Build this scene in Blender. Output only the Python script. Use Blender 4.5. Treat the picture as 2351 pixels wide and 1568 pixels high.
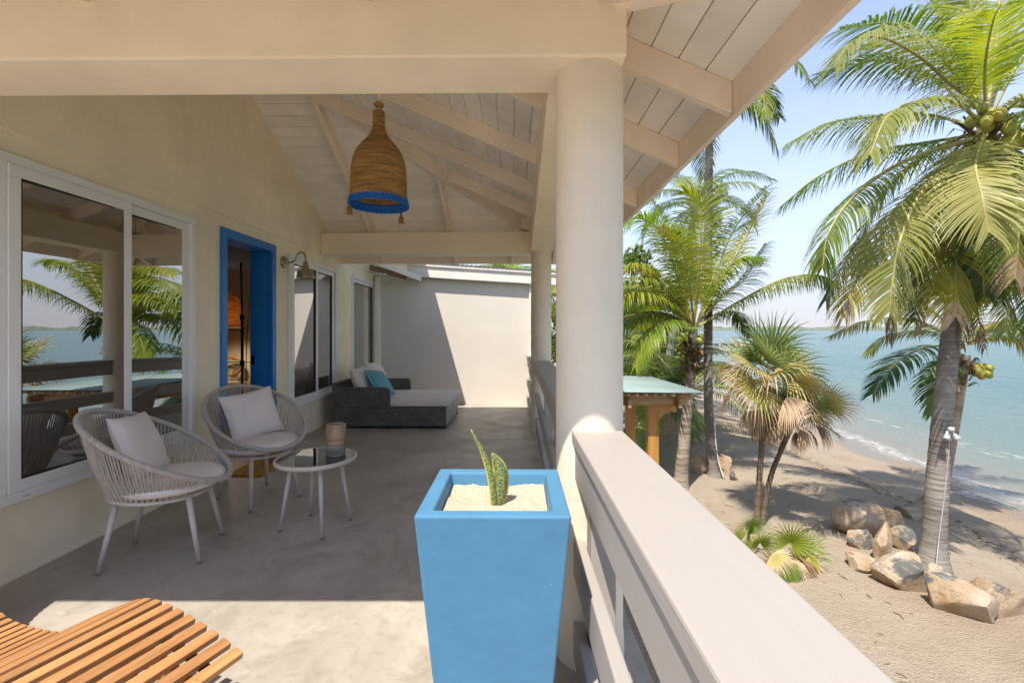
import bpy, math, random
from mathutils import Vector, Matrix, noise as mnoise
R = math.radians
rng = random.Random(7)
S = bpy.context.scene
COL = S.collection
for o in list(bpy.data.objects): bpy.data.objects.remove(o)

# ------------------------------------------------------------------ camera, sky, sun, exposure
FPX, VX, VY = 1050.0, 1177.0, 758.0          # focal length and vanishing point, measured on a 2351 px wide copy
cam_d = bpy.data.cameras.new('camera'); cam = bpy.data.objects.new('camera', cam_d); COL.objects.link(cam)
cam.location = (0, 0, 1.3); cam.rotation_euler = (R(90), 0, 0)
cam_d.sensor_width = 36; cam_d.lens = 36*FPX/2351
cam_d.shift_x = -(VX-1175.5)/2351; cam_d.shift_y = -(784-VY)/2351
cam_d.clip_start = 0.02; cam_d.clip_end = 60000
S.camera = cam
S.render.resolution_x = 1024; S.render.resolution_y = 682

SUNDIR = Vector((0.28, 0.477, -1.0)).normalized()       # way the light travels
world = bpy.data.worlds.new('World'); S.world = world; world.use_nodes = True
wn = world.node_tree; wn.nodes.clear()
sky = wn.nodes.new('ShaderNodeTexSky'); sky.sky_type = 'NISHITA'; sky.sun_disc = False
sky.sun_elevation = math.asin(-SUNDIR.z)
sky.sun_rotation = math.atan2(-SUNDIR.x, -SUNDIR.y)
sky.altitude = 0; sky.air_density = 1.0; sky.dust_density = 0.15; sky.ozone_density = 2.0
bg = wn.nodes.new('ShaderNodeBackground'); bg.inputs['Strength'].default_value = 0.15
wo = wn.nodes.new('ShaderNodeOutputWorld')
# thin low clouds, all round the horizon
tcw = wn.nodes.new('ShaderNodeTexCoord'); mpw = wn.nodes.new('ShaderNodeMapping'); mpw.inputs['Scale'].default_value = (1.6, 1.6, 7.0)
nzw = wn.nodes.new('ShaderNodeTexNoise'); nzw.inputs['Scale'].default_value = 3.1; nzw.inputs['Detail'].default_value = 8; nzw.inputs['Roughness'].default_value = 0.58
rmw = wn.nodes.new('ShaderNodeMapRange'); rmw.inputs[1].default_value = 0.51; rmw.inputs[2].default_value = 0.68
sxw = wn.nodes.new('ShaderNodeSeparateXYZ'); fdw = wn.nodes.new('ShaderNodeMapRange')
fdw.inputs[1].default_value = 0.0; fdw.inputs[2].default_value = 0.34; fdw.inputs[3].default_value = 0.75; fdw.inputs[4].default_value = 0.05
muw = wn.nodes.new('ShaderNodeMath'); muw.operation = 'MULTIPLY'
mxw = wn.nodes.new('ShaderNodeMix'); mxw.data_type = 'RGBA'; mxw.inputs[7].default_value = (1.45, 1.48, 1.58, 1)
L = wn.links.new
L(tcw.outputs['Generated'], mpw.inputs['Vector']); L(mpw.outputs['Vector'], nzw.inputs['Vector']); L(nzw.outputs['Fac'], rmw.inputs[0])
L(tcw.outputs['Generated'], sxw.inputs[0]); L(sxw.outputs['Z'], fdw.inputs[0]); L(rmw.outputs[0], muw.inputs[0]); L(fdw.outputs[0], muw.inputs[1])
wbw = wn.nodes.new('ShaderNodeMix'); wbw.data_type = 'RGBA'; wbw.blend_type = 'MULTIPLY'; wbw.inputs[0].default_value = 1.0; wbw.inputs[7].default_value = (0.78, 0.62, 0.565, 1)   # the camera's warm white balance
L(sky.outputs['Color'], wbw.inputs[6]); hzf = wn.nodes.new('ShaderNodeMapRange'); hzf.interpolation_type = 'SMOOTHSTEP'; hzf.inputs[1].default_value = -0.02; hzf.inputs[2].default_value = 0.42; hzf.inputs[3].default_value = 0.92; hzf.inputs[4].default_value = 0.22
hzm = wn.nodes.new('ShaderNodeMix'); hzm.data_type = 'RGBA'; hzm.inputs[7].default_value = (0.92, 1.07, 1.34, 1)      # even sea haze all round the horizon
L(sxw.outputs['Z'], hzf.inputs[0]); L(hzf.outputs[0], hzm.inputs[0]); L(wbw.outputs[2], hzm.inputs[6])
L(muw.outputs[0], mxw.inputs[0]); L(hzm.outputs[2], mxw.inputs[6]); L(mxw.outputs[2], bg.inputs['Color']); L(bg.outputs[0], wo.inputs['Surface'])

sun_d = bpy.data.lights.new('sun', 'SUN'); sun_d.energy = 2.0; sun_d.angle = R(0.53); sun_d.color = (1.0, 0.93, 0.84)
sun = bpy.data.objects.new('sun', sun_d); COL.objects.link(sun)
sun.rotation_euler = SUNDIR.to_track_quat('-Z', 'Y').to_euler(); sun.location = (-6, -10, 20)

S.view_settings.view_transform = 'Standard'; S.view_settings.look = 'None'; S.view_settings.gamma = 1.0
S.view_settings.exposure = 2.0; S.view_settings.use_curve_mapping = False
S.render.engine = 'CYCLES'
S.cycles.max_bounces = 14; S.cycles.diffuse_bounces = 12; S.cycles.transparent_max_bounces = 16

def W(x, y, Y):                               # picture point at depth Y -> place
    return Vector(((x-VX)/FPX*Y, Y, 1.3-(y-VY)/FPX*Y))
GZ = -2.0                                     # level of the sand
def G(x, y, z=GZ):                            # picture point on a level plane -> place
    Y = (1.3-z)*FPX/(y-VY); return Vector(((x-VX)/FPX*Y, Y, z))

# ------------------------------------------------------------------ materials
MATS = {}
def nodes(m):
    m.use_nodes = True; t = m.node_tree; t.nodes.clear()
    return t, t.nodes.new, t.links.new
def pm(name, col, rough=0.6, var=0.12, vs=3.0, bump=0.15, bs=60.0, spec=0.4, metal=0.0, col2=None, stretch=(1,1,1), bdist=0.01, rnd=0.0, detail=6, world_co=False, spots=()):
    """one painted / natural surface: mottled colour, fine relief"""
    if name in MATS: return MATS[name]
    m = bpy.data.materials.new(name); t, N, K = nodes(m)
    out = N('ShaderNodeOutputMaterial'); p = N('ShaderNodeBsdfPrincipled'); K(p.outputs[0], out.inputs[0])
    p.inputs['Roughness'].default_value = rough; p.inputs['Metallic'].default_value = metal
    p.inputs['Specular IOR Level'].default_value = spec
    if world_co:
        ge = N('ShaderNodeNewGeometry'); co = ge.outputs['Position']
    else:
        tc = N('ShaderNodeTexCoord'); co = tc.outputs['Object']
    oi = N('ShaderNodeObjectInfo')
    ad = N('ShaderNodeVectorMath'); ad.operation = 'MULTIPLY_ADD'
    cmb = N('ShaderNodeCombineXYZ')
    for i in range(3): K(oi.outputs['Random'], cmb.inputs[i])
    K(cmb.outputs[0], ad.inputs[0]); ad.inputs[1].default_value = (13.7, 7.1, 9.9) if rnd > 0 else (0, 0, 0); K(co, ad.inputs[2])
    mp = N('ShaderNodeMapping'); mp.inputs['Scale'].default_value = stretch; K(ad.outputs[0], mp.inputs['Vector'])
    n1 = N('ShaderNodeTexNoise'); n1.inputs['Scale'].default_value = vs; n1.inputs['Detail'].default_value = detail; n1.inputs['Roughness'].default_value = 0.6
    K(mp.outputs[0], n1.inputs['Vector'])
    c2 = col2 if col2 else tuple(c*(1-var*2.2) for c in col)
    c1 = col if col2 else tuple(min(1, c*(1+var*0.5)) for c in col)
    mr = N('ShaderNodeMapRange'); mr.inputs[1].default_value = 0.33; mr.inputs[2].default_value = 0.67; K(n1.outputs['Fac'], mr.inputs[0])
    mx = N('ShaderNodeMix'); mx.data_type = 'RGBA'; mx.inputs[6].default_value = (*c2, 1); mx.inputs[7].default_value = (*c1, 1); K(mr.outputs[0], mx.inputs[0])
    last = mx.outputs[2]
    for (sc_, ss_, lo_s, hi_s, fa_) in spots:               # marks of wear: colour, scale, threshold, strength
        n3 = N('ShaderNodeTexNoise'); n3.inputs['Scale'].default_value = ss_; n3.inputs['Detail'].default_value = 6; n3.inputs['Roughness'].default_value = 0.65; K(ad.outputs[0], n3.inputs['Vector'])
        r3 = N('ShaderNodeMapRange'); K(n3.outputs['Fac'], r3.inputs[0]); r3.inputs[1].default_value = lo_s; r3.inputs[2].default_value = hi_s; r3.inputs[4].default_value = fa_
        m3 = N('ShaderNodeMix'); m3.data_type = 'RGBA'; K(r3.outputs[0], m3.inputs[0]); K(last, m3.inputs[6]); m3.inputs[7].default_value = (*sc_, 1); last = m3.outputs[2]
    if rnd > 0:
        hv = N('ShaderNodeHueSaturation'); r2 = N('ShaderNodeMapRange'); K(oi.outputs['Random'], r2.inputs[0])
        r2.inputs[3].default_value = 1-rnd; r2.inputs[4].default_value = 1+rnd; K(r2.outputs[0], hv.inputs['Value']); K(last, hv.inputs['Color']); last = hv.outputs[0]
    K(last, p.inputs['Base Color'])
    if bump > 0:
        n2 = N('ShaderNodeTexNoise'); n2.inputs['Scale'].default_value = bs; n2.inputs['Detail'].default_value = 5; K(mp.outputs[0], n2.inputs['Vector'])
        b = N('ShaderNodeBump'); b.inputs['Strength'].default_value = bump; b.inputs['Distance'].default_value = bdist; K(n2.outputs['Fac'], b.inputs['Height']); K(b.outputs[0], p.inputs['Normal'])
    MATS[name] = m; return m

def leafmat(name, col, col2, trans=0.4, rough=0.42):
    m = bpy.data.materials.new(name); t, N, K = nodes(m)
    out = N('ShaderNodeOutputMaterial'); p = N('ShaderNodeBsdfPrincipled'); tr = N('ShaderNodeBsdfTranslucent'); ms = N('ShaderNodeMixShader')
    p.inputs['Roughness'].default_value = rough; p.inputs['Specular IOR Level'].default_value = 0.5
    ge = N('ShaderNodeNewGeometry'); n1 = N('ShaderNodeTexNoise'); n1.inputs['Scale'].default_value = 2.2; n1.inputs['Detail'].default_value = 4; K(ge.outputs['Position'], n1.inputs['Vector'])
    oi = N('ShaderNodeObjectInfo'); am = N('ShaderNodeMath'); am.operation = 'MULTIPLY_ADD'; K(oi.outputs['Random'], am.inputs[0]); am.inputs[1].default_value = 0.7; am.inputs[2].default_value = -0.35
    ad = N('ShaderNodeMath'); ad.operation = 'ADD'; K(n1.outputs['Fac'], ad.inputs[0]); K(am.outputs[0], ad.inputs[1])
    mr = N('ShaderNodeMapRange'); mr.inputs[1].default_value = 0.3; mr.inputs[2].default_value = 0.7; K(ad.outputs[0], mr.inputs[0])
    mx = N('ShaderNodeMix'); mx.data_type = 'RGBA'; mx.inputs[6].default_value = (*col, 1); mx.inputs[7].default_value = (*col2, 1); K(mr.outputs[0], mx.inputs[0])
    K(mx.outputs[2], p.inputs['Base Color']); 
    hs = N('ShaderNodeHueSaturation'); hs.inputs['Saturation'].default_value = 1.1; hs.inputs['Value'].default_value = 1.25; K(mx.outputs[2], hs.inputs['Color']); K(hs.outputs[0], tr.inputs['Color'])
    ms.inputs[0].default_value = trans; K(p.outputs[0], ms.inputs[1]); K(tr.outputs[0], ms.inputs[2]); K(ms.outputs[0], out.inputs[0])
    MATS[name] = m; return m

def glassmat(name, tint=(0.86, 0.9, 0.9), boost=1.0, base=0.05):
    m = bpy.data.materials.new(name); t, N, K = nodes(m)
    out = N('ShaderNodeOutputMaterial'); tr = N('ShaderNodeBsdfTransparent'); gl = N('ShaderNodeBsdfGlossy'); ms = N('ShaderNodeMixShader')
    tr.inputs['Color'].default_value = (*tint, 1); gl.inputs['Roughness'].default_value = 0.0; gl.inputs['Color'].default_value = (1, 1, 1, 1)
    fr = N('ShaderNodeFresnel'); fr.inputs['IOR'].default_value = 1.52
    ma = N('ShaderNodeMath'); ma.operation = 'MULTIPLY_ADD'; ma.inputs[1].default_value = boost; ma.inputs[2].default_value = base; ma.use_clamp = True
    K(fr.outputs[0], ma.inputs[0]); K(ma.outputs[0], ms.inputs[0]); K(tr.outputs[0], ms.inputs[1]); K(gl.outputs[0], ms.inputs[2]); K(ms.outputs[0], out.inputs[0])
    MATS[name] = m; return m

CREAM = (0.91, 0.82, 0.625)
M_wall = pm('cream_stucco', CREAM, rough=0.75, var=0.05, vs=1.7, bump=0.55, bs=13, spec=0.25, bdist=0.008, spots=(((0.60, 0.52, 0.38), 1.6, 0.56, 0.76, 0.35), ((0.95, 0.88, 0.72), 7, 0.62, 0.70, 0.4)))
M_col = pm('cream_column_paint', (0.77, 0.69, 0.55), rough=0.6, var=0.05, vs=2.0, bump=0.55, bs=11, spec=0.3, bdist=0.008, spots=(((0.56, 0.49, 0.37), 2.2, 0.56, 0.75, 0.35), ((0.35, 0.30, 0.22), 28, 0.735, 0.76, 0.5)))
M_beam = pm('cream_beam_paint', (0.90, 0.80, 0.61), rough=0.7, var=0.05, vs=1.5, bump=0.5, bs=12, spec=0.25, bdist=0.008, spots=(((0.66, 0.55, 0.38), 1.9, 0.56, 0.76, 0.35), ((0.45, 0.36, 0.24), 30, 0.735, 0.76, 0.4)))
M_trim = pm('beige_timber_paint', (0.86, 0.755, 0.625), rough=0.6, var=0.05, vs=2.5, bump=0.15, bs=30, spec=0.3, rnd=0.03, bdist=0.004)
M_board = pm('white_ceiling_board', (0.90, 0.865, 0.785), rough=0.6, var=0.05, vs=3, bump=0.12, bs=40, spec=0.3, rnd=0.045, bdist=0.004)
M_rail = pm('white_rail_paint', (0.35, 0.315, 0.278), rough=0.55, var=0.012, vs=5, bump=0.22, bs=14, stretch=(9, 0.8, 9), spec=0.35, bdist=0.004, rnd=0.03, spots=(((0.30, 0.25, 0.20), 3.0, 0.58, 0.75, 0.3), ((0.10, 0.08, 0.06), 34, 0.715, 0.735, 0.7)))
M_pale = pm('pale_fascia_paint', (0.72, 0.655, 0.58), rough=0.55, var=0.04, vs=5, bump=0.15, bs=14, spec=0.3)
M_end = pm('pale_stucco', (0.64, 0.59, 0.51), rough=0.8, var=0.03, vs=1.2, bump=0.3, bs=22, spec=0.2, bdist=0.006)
M_white = pm('white_window_frame', (0.80, 0.80, 0.79), rough=0.35, var=0.02, vs=4, bump=0.0, spec=0.45)
M_seal = pm('black_rubber_seal', (0.015, 0.015, 0.015), rough=0.6, var=0.1, bump=0)
M_blue = pm('blue_door_paint', (0.022, 0.21, 0.58), rough=0.42, var=0.05, vs=5, bump=0.15, bs=30, spec=0.4, bdist=0.003)
M_planter = pm('sky_blue_planter_paint', (0.072, 0.205, 0.335), rough=0.62, var=0.045, vs=6, bump=0.45, bs=22, spec=0.3, bdist=0.004, spots=(((0.06, 0.18, 0.31), 3.0, 0.56, 0.75, 0.25), ((0.25, 0.38, 0.46), 16, 0.685, 0.70, 0.7), ((0.32, 0.34, 0.33), 5.5, 0.70, 0.78, 0.5), ((0.03, 0.05, 0.07), 40, 0.755, 0.765, 0.8)))
M_glass = glassmat('window_glass', (0.88, 0.90, 0.88), 2.2, 0.36)
M_tglass = glassmat('smoked_table_glass', (0.16, 0.14, 0.13), 1.6, 0.10)
M_chair = pm('grey_chair_rope', (0.46, 0.42, 0.365), rough=0.75, var=0.1, vs=40, bump=0.5, bs=220, spec=0.2, bdist=0.003)
M_leg = pm('taupe_powder_coat', (0.52, 0.47, 0.42), rough=0.5, var=0.04, vs=9, bump=0.1, bs=200, spec=0.4, bdist=0.001)
M_cush = pm('grey_cushion_fabric', (0.70, 0.635, 0.60), rough=0.9, var=0.04, vs=8, bump=0.4, bs=420, spec=0.15, bdist=0.002)
M_wick = None
M_teak = pm('oiled_teak', (0.43, 0.205, 0.075), rough=0.5, var=0.16, vs=7, bump=0.18, bs=30, stretch=(5, 0.5, 5), spec=0.4, rnd=0.16, bdist=0.002, spots=(((0.36, 0.20, 0.10), 6, 0.58, 0.72, 0.5),))
M_teakd = pm('teak_frame', (0.40, 0.20, 0.06), rough=0.55, var=0.14, vs=8, bump=0.15, bs=30, rnd=0.05, bdist=0.002)
M_black = pm('black_metal', (0.012, 0.012, 0.013), rough=0.45, var=0.1, bump=0, spec=0.4)
M_nickel = pm('brushed_nickel', (0.42, 0.38, 0.31), rough=0.34, var=0.06, vs=9, bump=0.08, bs=140, metal=1.0, stretch=(1, 1, 6), bdist=0.002)
M_mat = pm('coir_fibre', (0.50, 0.255, 0.045), rough=0.95, var=0.2, vs=60, bump=0.9, bs=240, spec=0.1, bdist=0.006)
M_tile = pm('terracotta_tile', (0.30, 0.115, 0.07), rough=0.45, var=0.15, vs=4, bump=0.1, bs=30, rnd=0.12)
M_grout = pm('tile_grout', (0.30, 0.26, 0.23), rough=0.9, var=0.1, bump=0.2)
M_inw = pm('interior_wall_paint', (0.78, 0.71, 0.60), rough=0.85, var=0.03, bump=0.1, bs=30)
M_darkwood = pm('stained_ceiling_wood', (0.30, 0.17, 0.07), rough=0.5, var=0.2, vs=4, bump=0.15, stretch=(1, 8, 8))
M_vase = pm('weathered_wood_grain', (0.36, 0.26, 0.17), rough=0.7, var=0.25, vs=9, bump=0.25, bs=40, stretch=(1, 1, 0.35), bdist=0.003)
M_vaseg = pm('greyed_wood_grain', (0.23, 0.20, 0.17), rough=0.75, var=0.25, vs=12, bump=0.3, bs=50, stretch=(0.5, 0.5, 3), bdist=0.003)
M_psand = pm('coral_sand', (0.56, 0.455, 0.335), rough=0.95, var=0.12, vs=120, bump=0.55, bs=170, spec=0.1, bdist=0.012)
M_fibre = pm('palm_fibre', (0.22, 0.135, 0.075), rough=0.9, var=0.3, vs=14, bump=0.8, bs=40, stretch=(1, 1, 0.25), bdist=0.02)
M_rub = pm('grey_plastic_foot', (0.16, 0.15, 0.15), rough=0.6, var=0.05, bump=0)
M_timber = pm('honey_pine_post', (0.50, 0.25, 0.06), rough=0.45, var=0.18, vs=3, bump=0.2, bs=18, stretch=(6, 6, 0.5), rnd=0.06, bdist=0.003)
M_timberh = pm('weathered_pine_beam', (0.46, 0.285, 0.13), rough=0.6, var=0.2, vs=3, bump=0.25, bs=18, stretch=(0.6, 6, 6), rnd=0.08, bdist=0.003)
M_pole = pm('bleached_pole', (0.58, 0.46, 0.31), rough=0.7, var=0.2, vs=6, bump=0.3, rnd=0.15)
M_iron = pm('pale_green_corrugated_iron', (0.33, 0.42, 0.39), rough=0.4, var=0.08, vs=2, bump=0.08, bs=20, spec=0.5, metal=0.15)
M_teal = pm('teal_pot_glaze', (0.06, 0.31, 0.36), rough=0.4, var=0.08, bump=0.1)
M_nut = pm('green_coconut_skin', (0.30, 0.36, 0.06), rough=0.4, var=0.2, vs=5, bump=0.05, rnd=0.25, col2=(0.42, 0.32, 0.06))
M_conduit = pm('white_conduit', (0.72, 0.71, 0.68), rough=0.5, var=0.03, bump=0)
M_galv = pm('galvanised_sheet', (0.50, 0.52, 0.52), rough=0.35, var=0.08, vs=5, bump=0.05, metal=0.4)
M_brown = pm('raw_timber', (0.25, 0.15, 0.08), rough=0.8, var=0.2, vs=6, bump=0.3)
LF = {
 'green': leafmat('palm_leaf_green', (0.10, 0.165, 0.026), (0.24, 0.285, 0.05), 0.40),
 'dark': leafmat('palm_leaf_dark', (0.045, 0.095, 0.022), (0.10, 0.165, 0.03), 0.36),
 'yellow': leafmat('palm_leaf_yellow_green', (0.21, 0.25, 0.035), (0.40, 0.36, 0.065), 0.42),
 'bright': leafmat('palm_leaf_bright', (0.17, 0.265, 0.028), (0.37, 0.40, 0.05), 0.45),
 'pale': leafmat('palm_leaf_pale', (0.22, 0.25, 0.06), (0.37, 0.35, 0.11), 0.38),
 'gold': leafmat('fan_leaf_gold', (0.33, 0.30, 0.08), (0.50, 0.43, 0.17), 0.38),
 'fan': leafmat('fan_leaf_green', (0.16, 0.22, 0.07), (0.31, 0.36, 0.13), 0.38),
 'dry': leafmat('dry_palm_leaf', (0.34, 0.235, 0.14), (0.52, 0.39, 0.25), 0.25, 0.7),
 'brown': leafmat('dead_palm_leaf', (0.13, 0.075, 0.04), (0.25, 0.16, 0.09), 0.15, 0.8),
 'broad': leafmat('sea_grape_leaf', (0.11, 0.17, 0.025), (0.28, 0.32, 0.06), 0.35),
}
M_rachis = pm('palm_rachis', (0.36, 0.31, 0.09), rough=0.5, var=0.15, vs=6, bump=0.05)

def trunkmat(name, c1, c2, rings):
    m = bpy.data.materials.new(name); t, N, K = nodes(m)
    out = N('ShaderNodeOutputMaterial'); p = N('ShaderNodeBsdfPrincipled'); K(p.outputs[0], out.inputs[0]); p.inputs['Roughness'].default_value = 0.9; p.inputs['Specular IOR Level'].default_value = 0.15
    ge = N('ShaderNodeNewGeometry'); mp = N('ShaderNodeMapping'); K(ge.outputs['Position'], mp.inputs['Vector']); mp.inputs['Scale'].default_value = (2.5, 2.5, rings)
    n1 = N('ShaderNodeTexNoise'); n1.inputs['Scale'].default_value = 1.0; n1.inputs['Detail'].default_value = 6; n1.inputs['Roughness'].default_value = 0.65; K(mp.outputs[0], n1.inputs['Vector'])
    n2 = N('ShaderNodeTexNoise'); n2.inputs['Scale'].default_value = 1.7; n2.inputs['Detail'].default_value = 5; K(ge.outputs['Position'], n2.inputs['Vector'])
    am = N('ShaderNodeMath'); am.operation = 'MULTIPLY_ADD'; K(n2.outputs['Fac'], am.inputs[0]); am.inputs[1].default_value = 0.6; K(n1.outputs['Fac'], am.inputs[2])
    mr = N('ShaderNodeMapRange'); mr.inputs[1].default_value = 0.55; mr.inputs[2].default_value = 0.95; K(am.outputs[0], mr.inputs[0])
    mx = N('ShaderNodeMix'); mx.data_type = 'RGBA'; mx.inputs[6].default_value = (*c1, 1); mx.inputs[7].default_value = (*c2, 1); K(mr.outputs[0], mx.inputs[0]); K(mx.outputs[2], p.inputs['Base Color'])
    b = N('ShaderNodeBump'); b.inputs['Strength'].default_value = 0.9; b.inputs['Distance'].default_value = 0.03; K(n1.outputs['Fac'], b.inputs['Height']); K(b.outputs[0], p.inputs['Normal'])
    return m
M_trunk = trunkmat('grey_palm_bark', (0.12, 0.10, 0.085), (0.30, 0.27, 0.235), 26)
M_trunkb = trunkmat('banded_palm_bark', (0.075, 0.055, 0.04), (0.40, 0.335, 0.26), 15)
M_trunkc = trunkmat('brown_thatch_bark', (0.085, 0.06, 0.04), (0.22, 0.165, 0.115), 34)
M_trunkl = trunkmat('tan_palm_bark', (0.20, 0.145, 0.095), (0.44, 0.35, 0.25), 22)

def sandmat():
    m = bpy.data.materials.new('beach_sand'); t, N, K = nodes(m)
    out = N('ShaderNodeOutputMaterial'); p = N('ShaderNodeBsdfPrincipled'); K(p.outputs[0], out.inputs[0]); p.inputs['Roughness'].default_value = 0.95; p.inputs['Specular IOR Level'].default_value = 0.15
    ge = N('ShaderNodeNewGeometry')
    def nz(sc, d=6, st=(1, 1, 1)):
        mp = N('ShaderNodeMapping'); K(ge.outputs['Position'], mp.inputs['Vector']); mp.inputs['Scale'].default_value = st
        n = N('ShaderNodeTexNoise'); n.inputs['Scale'].default_value = sc; n.inputs['Detail'].default_value = d; n.inputs['Roughness'].default_value = 0.62; K(mp.outputs[0], n.inputs['Vector']); return n.outputs['Fac']
    def mix(f, a, b):
        mx = N('ShaderNodeMix'); mx.data_type = 'RGBA'
        K(f, mx.inputs[0])
        for i, c in ((6, a), (7, b)):
            if isinstance(c, tuple): mx.inputs[i].default_value = (*c, 1)
            else: K(c, mx.inputs[i])
        return mx.outputs[2]
    def rg(f, a, b, c=0, d=1):
        mr = N('ShaderNodeMapRange'); K(f, mr.inputs[0]); mr.inputs[1].default_value = a; mr.inputs[2].default_value = b; mr.inputs[3].default_value = c; mr.inputs[4].default_value = d; return mr.outputs[0]
    c = mix(rg(nz(0.35), 0.35, 0.65), (0.335, 0.264, 0.188), (0.428, 0.352, 0.264))
    c = mix(rg(nz(45, 3), 0.60, 0.74, 0, 0.5), c, (0.17, 0.12, 0.08))
    c = mix(rg(nz(70, 2), 0.68, 0.76, 0, 0.8), c, (0.68, 0.62, 0.54))
    c = mix(rg(nz(5, 8, (0.5, 2, 1)), 0.62, 0.74, 0, 0.3), c, (0.24, 0.18, 0.12))
    # greyer, coarser trodden sand close to the house
    sx = N('ShaderNodeSeparateXYZ'); K(ge.outputs['Position'], sx.inputs[0])
    hf = N('ShaderNodeMath'); hf.operation = 'MULTIPLY_ADD'; K(nz(0.6), hf.inputs[0]); hf.inputs[1].default_value = 1.6; K(sx.outputs['X'], hf.inputs[2])
    c = mix(rg(hf.outputs[0], 3.2, 5.6, 0.6, 0), c, mix(rg(nz(26, 5), 0.4, 0.62), (0.31, 0.25, 0.185), (0.46, 0.39, 0.30)))
    # wet sand beside the water
    dm = N('ShaderNodeMath'); dm.operation = 'MULTIPLY_ADD'; K(sx.outputs['Y'], dm.inputs[0]); dm.inputs[1].default_value = -0.1; K(sx.outputs['X'], dm.inputs[2])
    wf = N('ShaderNodeMath'); wf.operation = 'MULTIPLY_ADD'; K(nz(0.5), wf.inputs[0]); wf.inputs[1].default_value = 1.2; K(dm.outputs[0], wf.inputs[2])
    wet = rg(wf.outputs[0], 9.6, 10.1)
    c = mix(wet, c, (0.30, 0.235, 0.175)); K(c, p.inputs['Base Color'])
    K(rg(wf.outputs[0], 9.6, 10.3, 0.95, 0.35), p.inputs['Roughness'])
    b = N('ShaderNodeBump'); b.inputs['Strength'].default_value = 0.8; b.inputs['Distance'].default_value = 0.08
    hs = N('ShaderNodeMath'); hs.operation = 'MULTIPLY_ADD'; K(nz(3.2, 7), hs.inputs[0]); hs.inputs[1].default_value = 1.6; K(nz(38, 3), hs.inputs[2]); K(hs.outputs[0], b.inputs['Height']); K(b.outputs[0], p.inputs['Normal'])
    return m
M_sand = sandmat()

def seamat():
    m = bpy.data.materials.new('sea_water'); t, N, K = nodes(m)
    out = N('ShaderNodeOutputMaterial'); p = N('ShaderNodeBsdfPrincipled'); K(p.outputs[0], out.inputs[0]); p.inputs['Roughness'].default_value = 0.22; p.inputs['IOR'].default_value = 1.33
    ge = N('ShaderNodeNewGeometry'); sx = N('ShaderNodeSeparateXYZ'); K(ge.outputs['Position'], sx.inputs[0])
    def nz(sc, d, st):
        mp = N('ShaderNodeMapping'); K(ge.outputs['Position'], mp.inputs['Vector']); mp.inputs['Scale'].default_value = st
        n = N('ShaderNodeTexNoise'); n.inputs['Scale'].default_value = sc; n.inputs['Detail'].default_value = d; n.inputs['Roughness'].default_value = 0.6; K(mp.outputs[0], n.inputs['Vector']); return n.outputs['Fac']
    def rg(f, a, b, c=0, d=1):
        mr = N('ShaderNodeMapRange'); K(f, mr.inputs[0]); mr.inputs[1].default_value = a; mr.inputs[2].default_value = b; mr.inputs[3].default_value = c; mr.inputs[4].default_value = d; return mr.outputs[0]
    def ma(op, a, b, c=None):
        q = N('ShaderNodeMath'); q.operation = op
        for i, v in enumerate((a, b, c)):
            if v is None: continue
            if isinstance(v, (int, float)): q.inputs[i].default_value = v
            else: K(v, q.inputs[i])
        return q.outputs[0]
    def mix(f, a, b):
        mx = N('ShaderNodeMix'); mx.data_type = 'RGBA'; K(f, mx.inputs[0])
        for i, c in ((6, a), (7, b)):
            if isinstance(c, tuple): mx.inputs[i].default_value = (*c, 1)
            else: K(c, mx.inputs[i])
        return mx.outputs[2]
    d = ma('ADD', ma('MULTIPLY_ADD', sx.outputs['Y'], -0.1, sx.outputs['X']), -10.0)          # metres off the water's edge
    dn = ma('MULTIPLY_ADD', nz(0.16, 4, (1, 1, 1)), 5.0, ma('ADD', d, -2.5))
    c = mix(rg(dn, 0.5, 5.5), (0.20, 0.18, 0.14), (0.10, 0.155, 0.14))
    c = mix(rg(dn, 5, 20), c, (0.038, 0.115, 0.11))
    c = mix(rg(dn, 40, 400), c, (0.032, 0.105, 0.115))
    c = mix(rg(nz(0.5, 5, (0.35, 0.09, 1)), 0.45, 0.72, 0, 0.4), c, (0.10, 0.17, 0.12))
    f1 = ma('MULTIPLY', rg(ma('ABSOLUTE', ma('ADD', ma('MULTIPLY_ADD', nz(0.7, 4, (1, 1, 1)), 1.6, d), -1.25), 0), 0.0, 0.55, 1, 0), rg(nz(9, 5, (1, 0.6, 1)), 0.42, 0.6))
    f2 = ma('MULTIPLY', rg(ma('ABSOLUTE', ma('ADD', ma('MULTIPLY_ADD', nz(0.4, 4, (1, 1, 1)), 3.5, d), -5.2), 0), 0.0, 0.5, 1, 0), rg(nz(5, 5, (1, 0.4, 1)), 0.55, 0.68))
    fo = ma('MAXIMUM', f1, f2)
    fo = ma('MULTIPLY', fo, 0.6)
    c = mix(fo, c, (0.62, 0.60, 0.56)); K(c, p.inputs['Base Color']); K(rg(fo, 0, 1, 0.2, 0.8), p.inputs['Roughness'])
    b = N('ShaderNodeBump'); b.inputs['Strength'].default_value = 0.9; b.inputs['Distance'].default_value = 0.7
    h = ma('MULTIPLY_ADD', nz(1.0, 6, (0.55, 0.22, 1)), 1.0, ma('MULTIPLY', nz(3.2, 4, (1, 0.5, 1)), 0.22)); K(h, b.inputs['Height']); K(b.outputs[0], p.inputs['Normal'])
    return m
M_sea = seamat()

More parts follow.
